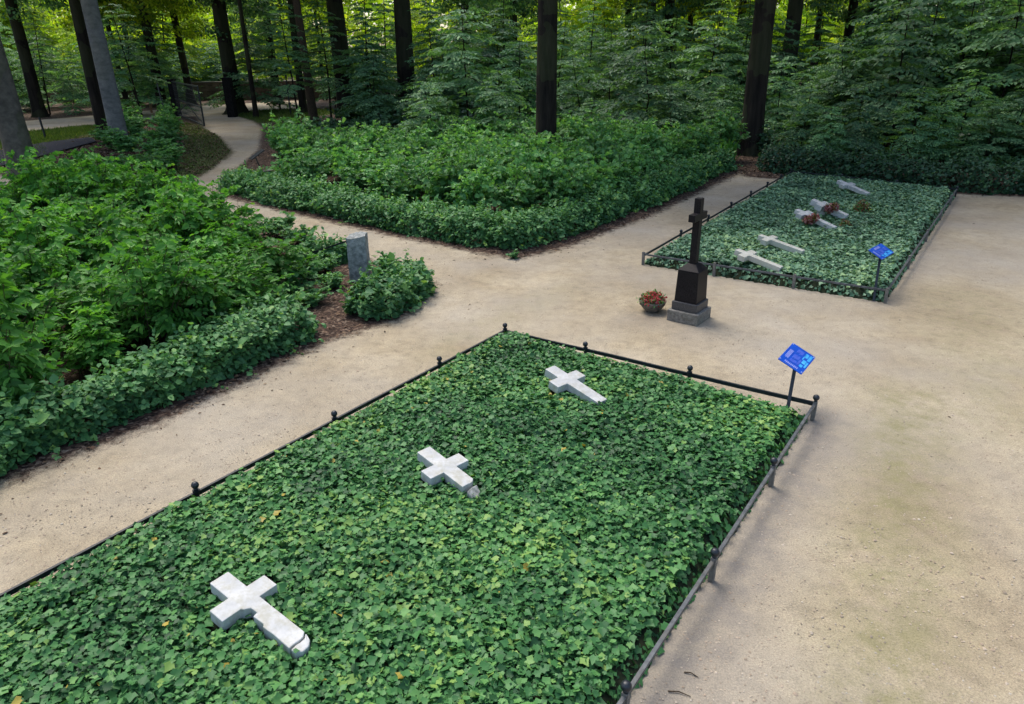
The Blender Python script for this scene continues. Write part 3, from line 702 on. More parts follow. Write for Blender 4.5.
#SPLIT
# ------------------------------------------------------------------ shrubs
def sapling(seed, h, spread, nst, leaf, tpl, droop=.25, shoots=9, lps=7, shoot_len=.30):
    g = np.random.default_rng(seed)
    paths = []; LP = []; LD = []; LN = []; LS = []
    for i in range(nst):
        a = g.uniform(0, 2*math.pi); r0 = g.uniform(0, spread*.35); r1 = spread*g.uniform(.25, 1)
        hh = h*g.uniform(.62, 1.0)*(1-.28*(r1/spread)**2)
        b = np.array([r0*math.cos(a), r0*math.sin(a), 0]); a2 = a+g.normal(0, .5)
        t = np.linspace(0, 1, 7)[:, None]
        tip = np.array([r1*math.cos(a2), r1*math.sin(a2), hh])
        pts = b*(1-t)+np.array([[tip[0], tip[1], 0]])*t**1.5+np.array([[0, 0, hh]])*(t**.85)
        paths.append((pts, np.linspace(.009, .003, 7)))
        for k in range(shoots):
            tt = g.uniform(.22, 1.0); p = np.array([np.interp(tt, t[:, 0], pts[:, c]) for c in range(3)])
            sa = g.uniform(0, 2*math.pi); sl = shoot_len*g.uniform(.5, 1.2)*(1.15-.5*tt)
            sdv = np.array([math.cos(sa), math.sin(sa), g.uniform(.0, .7)])
            m_ = lps
            s = np.linspace(.15, 1, m_)
            q_ = p+sdv*sl*s[:, None]; q_[:, 2] -= droop*sl*s**2
            paths.append((np.stack([p, q_[m_//2], q_[-1]]), np.array([.003, .002, .001])))
            perp = np.array([-math.sin(sa), math.cos(sa), 0])
            sg = np.where(np.arange(m_) % 2 == 0, 1, -1)[:, None]
            d = perp*sg*1.0+sdv*.65+g.normal(0, .25, (m_, 3)); d[:, 2] -= droop*1.2; d[-1] = sdv+np.array([0, 0, -droop])
            LP.append(q_); LD.append(d); LN.append(g.normal(0, .33, (m_, 3))+np.array([0, 0, .85])+sdv*np.array([.6, .6, 0])); LS.append(leaf*np.exp(g.normal(0, .25, m_)))
    LP = np.concatenate(LP); n = len(LP)
    rnd = np.clip(g.beta(2.5, 2.5, n)*.8+.25*(LP[:, 2]/h-.5)*.8+.1, 0, 1)   # leaf colour lightens towards the top
    lm = leaf_mesh('foliage', LP, np.concatenate(LD), np.concatenate(LN), np.concatenate(LS), tpl, rnd)
    return tubes('stems', paths, 4), lm
def place_plants(protos, spots, name, label, cat, group, lmat, smat=None, labels=None):
    out = []
    roots = []
    for st, lm in protos:
        lm2 = lm.copy(); lm2.materials.clear(); lm2.materials.append(lmat)
        if len(st.materials) == 0: st.materials.append(smat or M['twig'])
        roots.append((st, lm2))
    for i, (x, y, s, sz_) in enumerate(spots):
        st, lm = roots[i % len(roots)]
        e = empty(name, (x, y, float(gheight(x, y))-.02), RNG.uniform(0, 6.28)); e.scale = (s, s, s*sz_)
        link('stems', st, None, e); link('foliage', lm, None, e)
        tag(e, (labels[i] if labels else label), cat, group); out.append(e)
    return out
def scatter(poly, spacing, test=None, seed=1, n=4000):
    g = np.random.default_rng(seed); xs = [p[0] for p in poly]; ys = [p[1] for p in poly]; pts = []
    for _ in range(n):
        x = g.uniform(min(xs), max(xs)); y = g.uniform(min(ys), max(ys))
        if sdist(poly, np.array([x]), np.array([y]))[0] > -.15: continue
        if test and not test(x, y): continue
        sp = spacing*(1 if y < 30 else 1.35)
        if any((x-a)**2+(y-b)**2 < sp*sp for a, b in pts): continue
        pts.append((x, y))
    return pts
def inframe(x, y, mx=60, z=0):
    v = Vector((x, y, z-H)); d = v.dot(fw); 
    if d < .5: return False
    px = 512+F*v.dot(ix)/d; py = 352+F*v.dot(iy)/d
    return -mx < px < 1024+mx and py < 704+mx*2

def pxy(x, y, z):
    v = Vector((x, y, z-H)); d = v.dot(fw); return 512+F*v.dot(ix)/d, 352+F*v.dot(iy)/d
SAP = [sapling(20+i, 1.3, .75, 19, .098, LEAF, .35, 12, 9, .36) for i in range(4)]
SAPW = [sapling(40+i, 1.25, .8, 18, .10, BROAD, .18, 11, 8, .34) for i in range(4)]
LOW = [sapling(60+i, .62, .6, 14, .085, BROAD, .1, 9, 7, .24) for i in range(3)]
BEE = None

# left bed: tall drooping bushes behind the hedge
hedge_left_line = PX([(160, 414), (250, 371), (318, 338)])
a0 = P(0, 470).xy
def left_test(x, y):
    # keep off the hedge along the path and the bare litter patch by the pillar
    for (a, b) in ((left_bed[2], Vector((P(330, 342).x, P(330, 342).y))),):
        if segd(a, b, np.array([x]), np.array([y]))[0] < 1.35: return False
    p = P(322, 318); 
    if (x-p.x)**2+(y-p.y)**2 < 1.25**2: return False
    if (x-gp.x)**2+(y-gp.y)**2 < 1.0: return False
    qx, qy = pxy(x, y, 1.3); bx = pxy(x, y, 0)[0]
    if bx > 300: return False
    if bx < 152 and qy < 168+(12 if bx < 45 else 0): return False
    if bx > 118 and qy < max(183, 190+(bx-190)*.42): return False
    return inframe(x, y, 120)
lp = scatter(left_bed, .8, left_test, 3, 5000)
lp = [q_ for q_ in lp if q_[1] < 25]
place_plants(SAP, [(x, y, RNG.uniform(.95, 1.3), .62+1.15*float(fbm(x*.6+4, y*.6, 2))+RNG.uniform(-.1, .2)) for x, y in lp], 'leafy_bush', 'bright green drooping-leaved bush in the mass left of the path', 'bush', 'bright green bushes left of the path', M['bush'])

# centre bed: saplings inside the hedge
cl_l = PX([(230, 190), (300, 208), (400, 230), (480, 246), (522, 251)]); cl_r = PX([(522, 251), (565, 242), (650, 209), (700, 186), (738, 168)])
def centre_test(x, y):
    for line in (cl_l, cl_r):
        for a, b in zip(line[:-1], line[1:]):
            if segd(a, b, np.array([x]), np.array([y]))[0] < 1.35: return False
    if y > 36: return False
    if pxy(x, y, .7)[0] < 283: return False
    return inframe(x, y, 40)
cp = scatter(centre_bed, .95, centre_test, 4, 9000)
place_plants(SAPW, [(x, y, RNG.uniform(.9, 1.15), .75+1.05*float(fbm(x*.55, y*.55, 2))+RNG.uniform(-.1, .2)) for x, y in cp], 'sapling_bush', 'light green young sapling bush inside the hedged middle bed', 'bush', 'sapling bushes inside the middle bed', M['fresh'])

# mound: scattered pale shrubs
mp_ = scatter(mound, 1.5, lambda x, y: inframe(x, y, 40) and sdist(mound, np.array([x]), np.array([y]))[0] < -1.0 and pxy(x, y, 0)[0] < 178 and not (pxy(x, y, 0)[0] < 112 and pxy(x, y, 0)[1] > 136), 5, 4000)
place_plants(SAPW, [(x, y, RNG.uniform(.7, 1.15), RNG.uniform(.8, 1.4)) for x, y in mp_[:48]], 'mound_shrub', 'loose pale green shrub on the litter-covered mound by the gate', 'shrub', 'shrubs on the mound by the gate', M['fresh'])

# ------------------------------------------------------------------ hedges
def hedge(name, label, line, w, h, mat, dens=1500, leaf=.085, seed=0, z0=.08, group=None, tpl=BROAD):
    g = np.random.default_rng(seed); pts = [Vector((p[0], p[1], 0)) for p in line]
    L = [(b-a).length for a, b in zip(pts[:-1], pts[1:])]; tot = sum(L); cum = np.concatenate([[0], np.cumsum(L)])
    n = int(tot*dens); s = g.uniform(0, tot, n)
    P3 = np.array([p[:] for p in pts])
    cx_ = np.interp(s, cum, P3[:, 0]); cy_ = np.interp(s, cum, P3[:, 1])
    e_ = .3; tx = np.interp(s+e_, cum, P3[:, 0])-np.interp(s-e_, cum, P3[:, 0]); ty = np.interp(s+e_, cum, P3[:, 1])-np.interp(s-e_, cum, P3[:, 1])
    tl = np.hypot(tx, ty); nx_, ny_ = -ty/tl, tx/tl
    a = g.uniform(-.10*math.pi, 1.10*math.pi, n); rad = 1-.45*g.random(n)**1.7+np.where(g.random(n) > .93, g.uniform(0, .22, n), 0)
    lump = .52+.82*fbm(s*1.1+seed*9, a*1.0, 3)+.26*(vnoise(s*4.5, a*3)-.5)
    endt = np.clip(np.minimum(s, tot-s)/.35, .25, 1)**.5
    ca, sa = np.cos(a), np.sin(a)
    off = np.sign(ca)*np.abs(ca)**.75*w/2*rad*lump*endt; z = z0+np.clip(sa, -.25, 1)*h*rad*lump*endt*.95+.10*h
    z = np.maximum(z, .04)
    pos = np.stack([cx_+nx_*off, cy_+ny_*off, z], 1)
    nn = np.stack([nx_*ca*.7, ny_*ca*.7, .35+np.clip(sa, 0, 1)], 1)+g.normal(0, .33, (n, 3))
    d = np.stack([nx_*ca, ny_*ca, -.15+0*ca], 1)+g.normal(0, .75, (n, 3)); d[:, 2] *= .45
    c0 = pts[0].lerp(pts[-1], .5)
    e = empty(name, c0); tag(e, label, 'hedge', group)
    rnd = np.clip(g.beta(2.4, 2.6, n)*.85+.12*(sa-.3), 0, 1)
    ns = int(tot*26); pk = g.choice(np.nonzero(rad > .9)[0], ns); od = nrm(np.stack([nx_[pk]*ca[pk], ny_[pk]*ca[pk], .55+np.clip(sa[pk], 0, 1)], 1)+g.normal(0, .35, (ns, 3)))
    sl_ = g.uniform(.12, .34, ns); tt = np.linspace(.0, 1, 8)
    sp_ = (pos[pk][:, None, :]+od[:, None, :]*(sl_[:, None]*tt[None, :])[:, :, None]); sp_[:, :, 2] -= .12*(sl_[:, None]*tt**2)
    sp_ = sp_.reshape(-1, 3); sp_[:, 2] = np.maximum(sp_[:, 2], .03); m8 = len(sp_)
    sdir = np.repeat(od, 8, 0)*.6+g.normal(0, .7, (m8, 3)); sdir[:, 2] -= .1
    pos = np.concatenate([pos, sp_]); d = np.concatenate([d, sdir]); nn = np.concatenate([nn, np.repeat(od, 8, 0)*.5+np.array([0, 0, .7])+g.normal(0, .35, (m8, 3))])
    rnd = np.concatenate([rnd, np.clip(g.beta(2.4, 2.4, m8)*.8+.22, 0, 1)]); n = len(pos)
    pos = pos-np.array(c0[:])
    link('foliage', leaf_mesh('foliage', pos, d, nn, leaf*np.exp(g.normal(0, .25, n)), tpl, rnd), mat, e)
    paths = []
    for i in range(int(tot*16)):
        ss = g.uniform(0.1, tot-.1); x = np.interp(ss, cum, P3[:, 0]); y = np.interp(ss, cum, P3[:, 1])
        t2 = np.array([np.interp(ss+.3, cum, P3[:, 0])-np.interp(ss-.3, cum, P3[:, 0]), np.interp(ss+.3, cum, P3[:, 1])-np.interp(ss-.3, cum, P3[:, 1])]); t2 /= np.linalg.norm(t2)+1e-9
        nv = np.array([-t2[1], t2[0]]); o1 = g.uniform(-.2, .2)*w; o2 = o1+g.uniform(-.28, .28)*w; sh = g.uniform(-.25, .25)
        p0 = np.array([x+nv[0]*o1, y+nv[1]*o1, 0]); p2 = np.array([x+nv[0]*o2+t2[0]*sh, y+nv[1]*o2+t2[1]*sh, h*g.uniform(.5, .85)])
        paths.append((np.stack([p0, (p0+p2)/2+g.normal(0, .02, 3), p2])-np.array(c0[:]), np.array([.008, .006, .003])))
    link('stems', tubes('stems', paths, 4), M['twig'], e)
    return e
# along the left path
hl = [P(0, 478).xy, P(160, 414).xy, P(240, 376).xy, P(322, 336).xy]
n1 = (-E1).xy
hl = [p+n1*.55 for p in hl]; hl = [hl[0]+E2.xy*3]+hl
hedge('path_hedge', 'knee-high hedge along the left side of the narrow path', hl, 1.15, .54, M['hedge'], 2000, .08, 1)
# rounded bush at the pillar
hb = [P(356, 320).xy, P(384, 309).xy, P(408, 292).xy, P(398, 282).xy]
hedge('rounded_bush', 'rounded low bush at the path corner right of the granite pillar', hb, 1.1, .52, M['hedge'], 1500, .09, 2)['category'] = 'bush'
hb2 = [P(300, 262).xy, P(330, 262).xy, P(352, 262).xy]
hedge('rounded_bush', 'loose bush behind and left of the granite pillar', hb2, .9, .5, M['hedge'], 1300, .09, 3)['category'] = 'bush'
mid = Vector((.2, 16.6))
def off_line(px, dv): 
    return [P(*q_).xy+dv for q_ in px]
hedge('bed_hedge', 'long low hedge along the left front of the middle bed', off_line([(226, 190), (300, 211), (400, 232), (480, 248), (520, 252)], Vector((.05, .62))), 1.25, .62, M['hedge'], 1700, .085, 4)
hedge('bed_hedge', 'long low hedge along the right front of the middle bed', off_line([(516, 253), (565, 241), (650, 210), (700, 187), (738, 169)], Vector((-.62, .45))), 1.35, .66, M['hedge'], 1500, .09, 5)
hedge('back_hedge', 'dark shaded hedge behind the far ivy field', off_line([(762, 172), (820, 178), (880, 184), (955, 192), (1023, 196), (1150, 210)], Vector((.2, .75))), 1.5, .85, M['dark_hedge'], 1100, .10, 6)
place_plants(LOW, [(P(px_, py_).x, P(px_, py_).y, s_q, 1) for px_, py_, s_q in ((292, 300, .95), (314, 306, .62), (332, 290, .6), (302, 282, 1.0), (322, 274, .75), (283, 316, .9), (300, 246, .9), (278, 238, 1.1))], 'low_shrub', 'low leafy shrub in the brown litter near the granite pillar', 'shrub', 'low shrubs in the litter near the granite pillar', M['hedge'])
# tiny seedling at the hedge tip
place_plants([sapling(77, .22, .16, 5, .06, BROAD, .1, 5, 5, .1)], [(P(512, 258).x, P(512, 258).y, 1, 1)], 'seedling', 'tiny seedling on the sand at the front corner of the middle hedge', 'plant', None, M['hedge'])

# ------------------------------------------------------------------ young beech trees (layered sprays)
def beech(seed, h, r, limbs, leaf=.105, z0=.12):
    g = np.random.default_rng(seed); paths = []; LP = []; LD = []; LN = []
    tp = np.array([[0, 0, 0], [g.normal(0, .1), g.normal(0, .1), h*.4], [g.normal(0, .25), g.normal(0, .25), h]])
    t = np.linspace(0, 1, 6); tpts = np.stack([np.interp(t, [0, .4, 1], tp[:, c]) for c in range(3)], 1)
    paths.append((tpts, np.linspace(.035, .008, 6)*h/3.5))
    for i in range(limbs):
        f = z0+(1-z0)*((i+g.random())/limbs); b = np.array([np.interp(f, t, tpts[:, c]) for c in range(3)])
        a = i*2.4+g.normal(0, .4); L = r*(1.05-.75*f**1.6)*g.uniform(.65, 1.1)
        rise = g.uniform(.05, .35); s = np.linspace(0, 1, 7)
        dx = np.array([math.cos(a), math.sin(a), 0]); px_ = np.array([-math.sin(a), math.cos(a), 0])
        pts = b+dx*L*s[:, None]; pts[:, 2] += L*(rise*s-.32*s**2); pts += px_*(g.normal(0, .08)*L*s[:, None]**2)
        paths.append((pts, np.linspace(.008, .0015, 7)*h/3.5))
        nt_ = max(5, int(L/.14))
        for k in range(nt_):
            u = .18+.82*(k+.5)/nt_; p = np.array([np.interp(u, s, pts[:, c]) for c in range(3)])
            sg = 1 if k % 2 else -1; tl = L*.42*(1.15-u)*g.uniform(.7, 1.2)+.12
            td = dx*g.uniform(.5, .8)+px_*sg*g.uniform(.6, .95)+np.array([0, 0, g.normal(-.08, .10)]); td /= np.linalg.norm(td)
            m_ = max(3, int(tl/.055)); q_ = p+td*tl*np.linspace(.1, 1, m_)[:, None]; q_[:, 2] -= .12*tl*np.linspace(0, 1, m_)**2
            tperp = np.cross(td, [0, 0, 1.]); al = np.where(np.arange(m_) % 2 == 0, 1, -1)[:, None]
            d = td*.75+tperp*al*.85+g.normal(0, .16, (m_, 3)); d[:, 2] -= .12
            LP.append(q_); d[:, 2] -= .22; LD.append(d); LN.append(np.array([0, 0, .85])+dx*.6+g.normal(0, .3, (m_, 3)))
    LP = np.concatenate(LP); n = len(LP)
    lm = leaf_mesh('foliage', LP, np.concatenate(LD), np.concatenate(LN), leaf*np.exp(g.normal(0, .2, n)), LEAF if leaf < .2 else LEAF, g.beta(2.4, 2.6, n))
    return tubes('trunk', paths, 5), lm
YB = [beech(100+i, 4.2, 2.4, 40, .155) for i in range(4)]
def yb_mesh(i, mat, cache={}):
    k = (i % 4, mat)
    if k not in cache:
        st, lm = YB[i % len(YB)]; l2 = lm.copy(); l2.materials.append(M[mat]); s2 = st.copy(); s2.materials.append(M['bark_dark']); cache[k] = (s2, l2)
    return cache[k]
ybn = [0]
def young(x, y, s, label, group, mat='beech', zs=1.0, name='young_beech_tree'):
    i = ybn[0]; ybn[0] += 1
    st, lm = yb_mesh(i, mat)
    e = empty(name, (x, y, -.02 if y > 60 else float(gheight(x, y))-.02), RNG.uniform(0, 6.28)); e.scale = (s, s, s*zs)
    link('trunk', st, None, e); link('crown', lm, None, e); tag(e, label, 'tree', group); return e
# single recognisable ones: px, distance, scale
def atd(px, d):
    """ground point at forward distance d whose trunk stands at pixel column px"""
    v = fw*F+ix*(px-512)+iy*(-200); k = d/v.y; return v.x*k, d
for px, d, s, lab in ((470, 37, 1.55, 'broad young beech with pale layered leaves left of the central dark trunk'),
                      (640, 36, 1.35, 'young beech with layered sprays just right of the central dark trunk'),
                      (700, 39, 1.4, 'spreading young beech left of the thick right-hand trunk'),
                      (890, 33, 1.55, 'large young beech with blue-green leaves above the dark hedge'),
                      (985, 33, 1.6, 'young beech with spreading leaf layers at the right edge'),
                      (262, 62, 1.5, 'bluish green young tree beside the broad trunk past the gate'),
                      (150, 60, 1.7, 'dark young tree right of the leaning smooth grey trunk')):
    x, y = atd(px, d); young(x, y, s, lab, None)
right = [(775, 35, 1.0), (800, 31.5, .72), (830, 35, 1.15), (850, 30, .75), (905, 29, .72), (940, 36, 1.6), (960, 30, .85), (1010, 28.5, .8), (1040, 33, 1.5), (870, 39, 1.7), (1000, 38, 1.8), (1060, 28, .9),
         (800, 40, 1.1), (840, 44, 1.2), (920, 45, 1.8), (980, 46, 1.9), (1045, 44, 1.9), (780, 46, 1.0), (1080, 37, 1.7), (825, 29.8, .55), (930, 28.8, .6), (985, 28, .6), (1130, 30, 1.4), (1160, 36, 1.8), (870, 50, 2.0), (950, 54, 2.1), (1020, 54, 2.1)]
g_ = random.Random(32)
right += [(g_.uniform(880, 1120), g_.uniform(36, 60), g_.uniform(1.1, 1.9)) for _ in range(16)]+[(g_.uniform(770, 880), g_.uniform(34, 50), g_.uniform(.8, 1.2)) for _ in range(8)]
for px, d, s in right:
    x, y = atd(px, d); young(x, y, s, 'young beech in the dense dark thicket right of the thickest trunk', 'young beeches of the right-hand thicket')
midl = [(430, 33, .8), (500, 34, .9), (380, 44, 1.0), (575, 38, 1.0), (610, 42, 1.3), (520, 42, 1.2), (500, 50, 1.5), (560, 52, 1.5), (440, 48, 1.2), (660, 47, 1.5), (735, 45, 1.2), (590, 33, .6), (670, 33.5, .7), (715, 34, .7), (630, 54, 1.6), (700, 56, 1.7), (430, 40, .9), (455, 56, 1.7), (735, 60, 1.6),
        (380, 52, 1.0), (395, 62, 1.5), (340, 66, 1.5), (545, 62, 1.8), (480, 66, 1.8), (600, 66, 1.8), (650, 64, 1.8)]
g_ = random.Random(31)
midl += [(g_.uniform(370, 760), g_.uniform(44, 70), g_.uniform(1.0, 1.6)) for _ in range(12)]
for px, d, s in midl:
    x, y = atd(px, d); young(x, y, s, 'young beech with flat leaf layers among the trunks behind the middle bed', 'young beeches behind the middle bed')
farl = [(20, 66, 1.5), (60, 70, 1.6), (85, 64, 1.2), (35, 76, 1.8), (110, 76, 1.4), (170, 72, 1.5), (10, 58, 1.0), (200, 80, 1.2), (290, 78, 1.3), (320, 74, 1.1), (360, 80, 1.5), (235, 84, 1.3), (60, 84, 1.3), (140, 86, 1.2)]
g_ = random.Random(33)
farl += [(g_.uniform(-40, 400), g_.uniform(72, 92), g_.uniform(.9, 1.4)) for _ in range(8)]
farl = [q_ for q_ in farl if not (232 < q_[0] < 355 and q_[1] < 82)]
for px, d, s in farl:
    x, y = atd(px, d); young(x, y, s, 'bushy young beech in the woodland behind the gate', 'young beeches behind the gate')
YBK = YB; YB = [beech(140+i, 8.6, 3.0, 34, .17, .34) for i in range(2)]
g_ = random.Random(41)
for px, d, s in ((262, 66, 1.1), (286, 64, 1.1), (303, 47, .85), (335, 53, .95), (372, 48, .9), (395, 56, 1.0), (150, 52, .9), (175, 66, 1.1), (60, 62, .9), (20, 70, 1.1), (440, 45, .85), (505, 52, .95), (585, 47, .85), (640, 52, .95), (700, 46, .85), (735, 56, 1.0), (805, 50, .9), (870, 46, .9), (930, 44, .9), (985, 50, 1.0), (1035, 42, .9)):
    x, y = atd(px, d); e = young(x, y, s, 'taller young beech with foliage layers hanging among the dark trunks', 'taller young beeches among the trunks')
    i_ = (ybn[0]-1) % 2; k_ = ('tall', i_)
    if k_ not in M:
        a_, b_ = YB[i_]; a_.materials.append(M['bark_dark']); b_.materials.append(M['beech']); M[k_] = (a_, b_)
    for c_o in e.children: c_o.data = M[k_][0 if c_o.name.startswith('trunk') else 1]
YB = YBK
# far trees, sunlight put into their yellow-green leaf colour
g_ = random.Random(5)
for i in range(62):
    px = -90+i*1220/62+g_.uniform(-14, 14); d = g_.uniform(84, 128); x, y = atd(px, d)
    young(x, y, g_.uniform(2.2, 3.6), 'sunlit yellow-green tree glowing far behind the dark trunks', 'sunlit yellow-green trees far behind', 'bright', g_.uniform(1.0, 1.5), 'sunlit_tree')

# ------------------------------------------------------------------ tall trees
def trunk_mesh(h, r, lean=(0, 0), flare=1.6, seg=18, seed=0):
    g = np.random.default_rng(seed); zs = np.concatenate([np.array([0, .15, .35, .7, 1.2]), np.linspace(2.2, h, 16)])
    V = []; th = np.arange(seg)*2*math.pi/seg; ph = g.uniform(0, 6.28, 3)
    for z in zs:
        rr = r*(1-.55*z/h)*(1+(flare-1)*math.exp(-z/.45))
        rt_ = rr*(1+(.16*math.exp(-z/.5)+.025)*np.sin(5*th+ph[0])+.03*np.sin(3*th+z*.3+ph[1])+g.normal(0, .012, seg))
        ox = lean[0]*z+.03*math.sin(z*.35+ph[2])*r*3; oy = lean[1]*z
        V.append(np.stack([ox+rt_*np.cos(th), oy+rt_*np.sin(th), np.full(seg, z)], 1))
    n = len(zs); i_ = np.arange(n*seg).reshape(n, seg); f = np.stack([i_[:-1], np.roll(i_, -1, 1)[:-1], np.roll(i_, -1, 1)[1:], i_[1:]], -1).reshape(-1, 4)
    return np_mesh('trunk', np.concatenate(V), f, smooth=True)
def crown_mesh(seed, r=5.2, h=13, n=5200):
    g = np.random.default_rng(seed); cl = g.normal(size=(60, 3)); cl = nrm(cl)*g.uniform(.45, 1, (60, 1))
    k = g.integers(0, 60, n); u = cl[k]+g.normal(0, .17, (n, 3)); pos = u*np.array([r, r, h/2]); pos[:, 2] += h/2
    return leaf_mesh('crown', pos, rand_dir(n), nrm(u)+g.normal(0, .5, (n, 3))+np.array([0, 0, .6]), g.uniform(.35, .65, n), QUAD)
CR = [crown_mesh(200+i) for i in range(3)]
for c in CR: c.materials.append(M['crown'])
def fine_crown(seed, r=4.6, h=13, n=15000):
    g = np.random.default_rng(seed); cl = g.normal(size=(110, 3)); cl = nrm(cl)*g.uniform(.35, 1, (110, 1))
    k = g.integers(0, 110, n); u = cl[k]+g.normal(0, 1, (n, 3))*np.array([.13, .13, .035]); pos = u*np.array([r, r, h/2]); pos[:, 2] += h/2
    return leaf_mesh('crown', pos, rand_dir(n), nrm(u)*.5+g.normal(0, .5, (n, 3))+np.array([0, 0, .6]), g.uniform(.16, .3, n), BROAD)
FC = [fine_crown(300+i) for i in range(3)]
FB = [c.copy() for c in FC]
for c in FC: c.materials.append(M['beech'])
for c in FB: c.materials.append(M['bright'])
def limbs_mesh(seed, h0=9, n=9, L=4.5):
    g = np.random.default_rng(seed); ps = []
    for i in range(n):
        a = g.uniform(0, 6.28); z = h0+g.uniform(-1, 8); s = np.linspace(0, 1, 5); l = L*g.uniform(.6, 1.1)
        pts = np.stack([np.cos(a)*l*s, np.sin(a)*l*s, z+l*.8*s**.8], 1); ps.append((pts, np.linspace(.11, .02, 5)))
    return tubes('limb', ps, 6)
LM = limbs_mesh(5); LM.materials.append(M['bark_dark'])
def low_branches(seed, z0, z1, n, L):
    """thin bare dark side branches low on the trunk, in view"""
    g = np.random.default_rng(seed); ps = []
    for i in range(n):
        a = g.uniform(0, 6.28); z = g.uniform(z0, z1); s = np.linspace(0, 1, 8); l = L*g.uniform(.5, 1.1)
        pts = np.stack([np.cos(a)*l*s, np.sin(a)*l*s, z+l*(.35*s-.45*s**2)], 1)+np.cumsum(g.normal(0, .03, (8, 3)), 0); ps.append((pts, np.linspace(.035, .008, 8)))
        for k in range(3):
            u = g.integers(2, 6); b = pts[u]; aa = a+g.choice([-1, 1])*g.uniform(.5, 1); ll = l*.45
            p2 = b+np.stack([np.cos(aa)*ll*s, np.sin(aa)*ll*s, -.25*ll*s**2], 1); ps.append((p2, np.linspace(.015, .004, 8)))
    return tubes('branch', ps, 5)
tn = [0]
def tree(px, d, wpx, label, mat='bark_dark', group=None, lean=(0, 0), h=24, crown=True, flare=1.45, branches=None, name='tall_tree', cz=8.0, cs=1.0):
    x, y = atd(px, d); r = wpx/2/F*math.hypot(d, 4)*1.02; tn[0] += 1
    e = empty(name, (x, y, -.05)); tag(e, label, 'tree', group)
    link('trunk', trunk_mesh(h, r, lean, flare, 18 if d < 70 else 10, tn[0]), M[mat], e)
    if branches: link('branch', low_branches(tn[0], *branches), M['bark_dark'], e)
    if crown:
        low = d >= 58
        src = (FB if tn[0] % 5 < 3 else FC) if low else CR
        if low: cz = RNG.uniform(5.0, 7.5)
        elif d > 45: cz = 11.0
        else: cz = 9.8
        c = link('crown', src[tn[0] % 3], None, e, (lean[0]*12, lean[1]*12, cz)); c.rotation_euler = (0, 0, tn[0]*1.3); c.scale = (cs, cs, 1.05)
        l = link('limb', LM, None, c, (0, 0, -cz)) 
    return e
# px = column of the trunk base
tree(18, 29.8, 24, 'massive smooth tan-grey beech trunk at the left edge', 'bark_tan', h=26, flare=1.25, name='beech_tree', branches=(2.2, 4.5, 3, 1.2))
tree(124, 38, 15.5, 'smooth pale grey beech trunk leaning beside a dark trunk', 'bark_grey', h=26, flare=1.15, name='beech_tree', lean=(-.012, 0))
tree(109, 44, 11, 'dark trunk right behind the pale grey beech', h=24, flare=1.2)
tree(50, 60, 11, 'dark trunk between the two pale beech trunks at left', h=24)
tree(138, 66, 5, 'slim dark trunk right of the pale grey beech', h=20, lean=(-.03, 0))
tree(172, 62, 9, 'dark trunk behind the left gate post', h=22, branches=(2, 7, 10, 2.2))
tree(201, 72, 7, 'slim dark trunk visible above the open gate leaf', h=22, lean=(-.03, 0))
tree(243, 61, 14, 'broad dark trunk with spread roots beside the right gate post', h=25, flare=1.9)
tree(285, 72, 8, 'dark trunk in front of the low wall right of the gate', h=24)
tree(318, 50, 8, 'slender lighter trunk leaning left behind the middle bed', 'twig', h=20, lean=(-.035, 0), branches=(3, 7, 7, 2.4))
tree(309, 60, 7, 'thin dark trunk right behind the slender leaning trunk', h=20, crown=False)
tree(350, 56, 17, 'thick dark trunk with crooked side branches at left of middle bed', h=25, branches=(2.5, 7, 12, 3.2))
tree(411, 50, 17, 'straight thick dark trunk left of the pale layered young beech', h=25)
tree(547, 30, 20, 'straight dark brown trunk rising from the bushes at centre', h=25, flare=1.2)
tree(749, 32.5, 20.5, 'thickest dark trunk standing at the end of the sandy strip', h=27, flare=1.3)
tree(776, 47, 15, 'dark trunk partly hidden behind the thickest trunk', h=25)
tree(848, 52, 12, 'dark trunk leaning right above the thicket', h=25, lean=(.02, 0))
tree(829, 62, 9, 'dark trunk left of the right-leaning trunk above the thicket', h=25, lean=(.01, 0))
tree(660, 58, 10, 'dark trunk behind the layered young beeches right of centre', h=24)
tree(622, 66, 7, 'slim dark trunk a little right of the central trunk', h=24)
tree(727, 66, 8, 'slim dark trunk left of the thickest trunk', h=24)
tree(955, 50, 8, 'dark trunk deep in the right-hand thicket', h=24)
tree(470, 70, 8, 'thin dark trunk behind the pale layered young beech', h=24)
tree(515, 80, 8, 'thin dark trunk just left of the central trunk', h=24)
tree(680, 78, 6, 'thin dark trunk between the slim trunks right of centre', h=22)
tree(985, 60, 8, 'dark trunk near the upper right corner', h=24)
tree(800, 74, 6, 'thin dark trunk in the bright gap above the thicket', h=22)
# trees around the frame whose crowns shade the wood
g_ = random.Random(9)
for i in range(24):
    px = -420+i*86+g_.uniform(-40, 40); d = g_.uniform(54, 78); 
    if i % 2: d = g_.uniform(36, 50) if (px < -30 or px > 1060) else g_.uniform(62, 80)
    tree(px, d, g_.uniform(3, 7)*60/d, 'dark woodland trunk among many like it behind the clearing', group='dark trunks of the wood', h=24)
for x, y in ((-27, 12), (-30, 22), (-24, 2), (24, 20), (27, 10), (33, 24), (22, 30), (30, 2)):
    e = tree(512, 30, 22, 'woodland tree at the side of the clearing', group='trees at the sides of the clearing', h=24); e.location = (x, y, -.05)

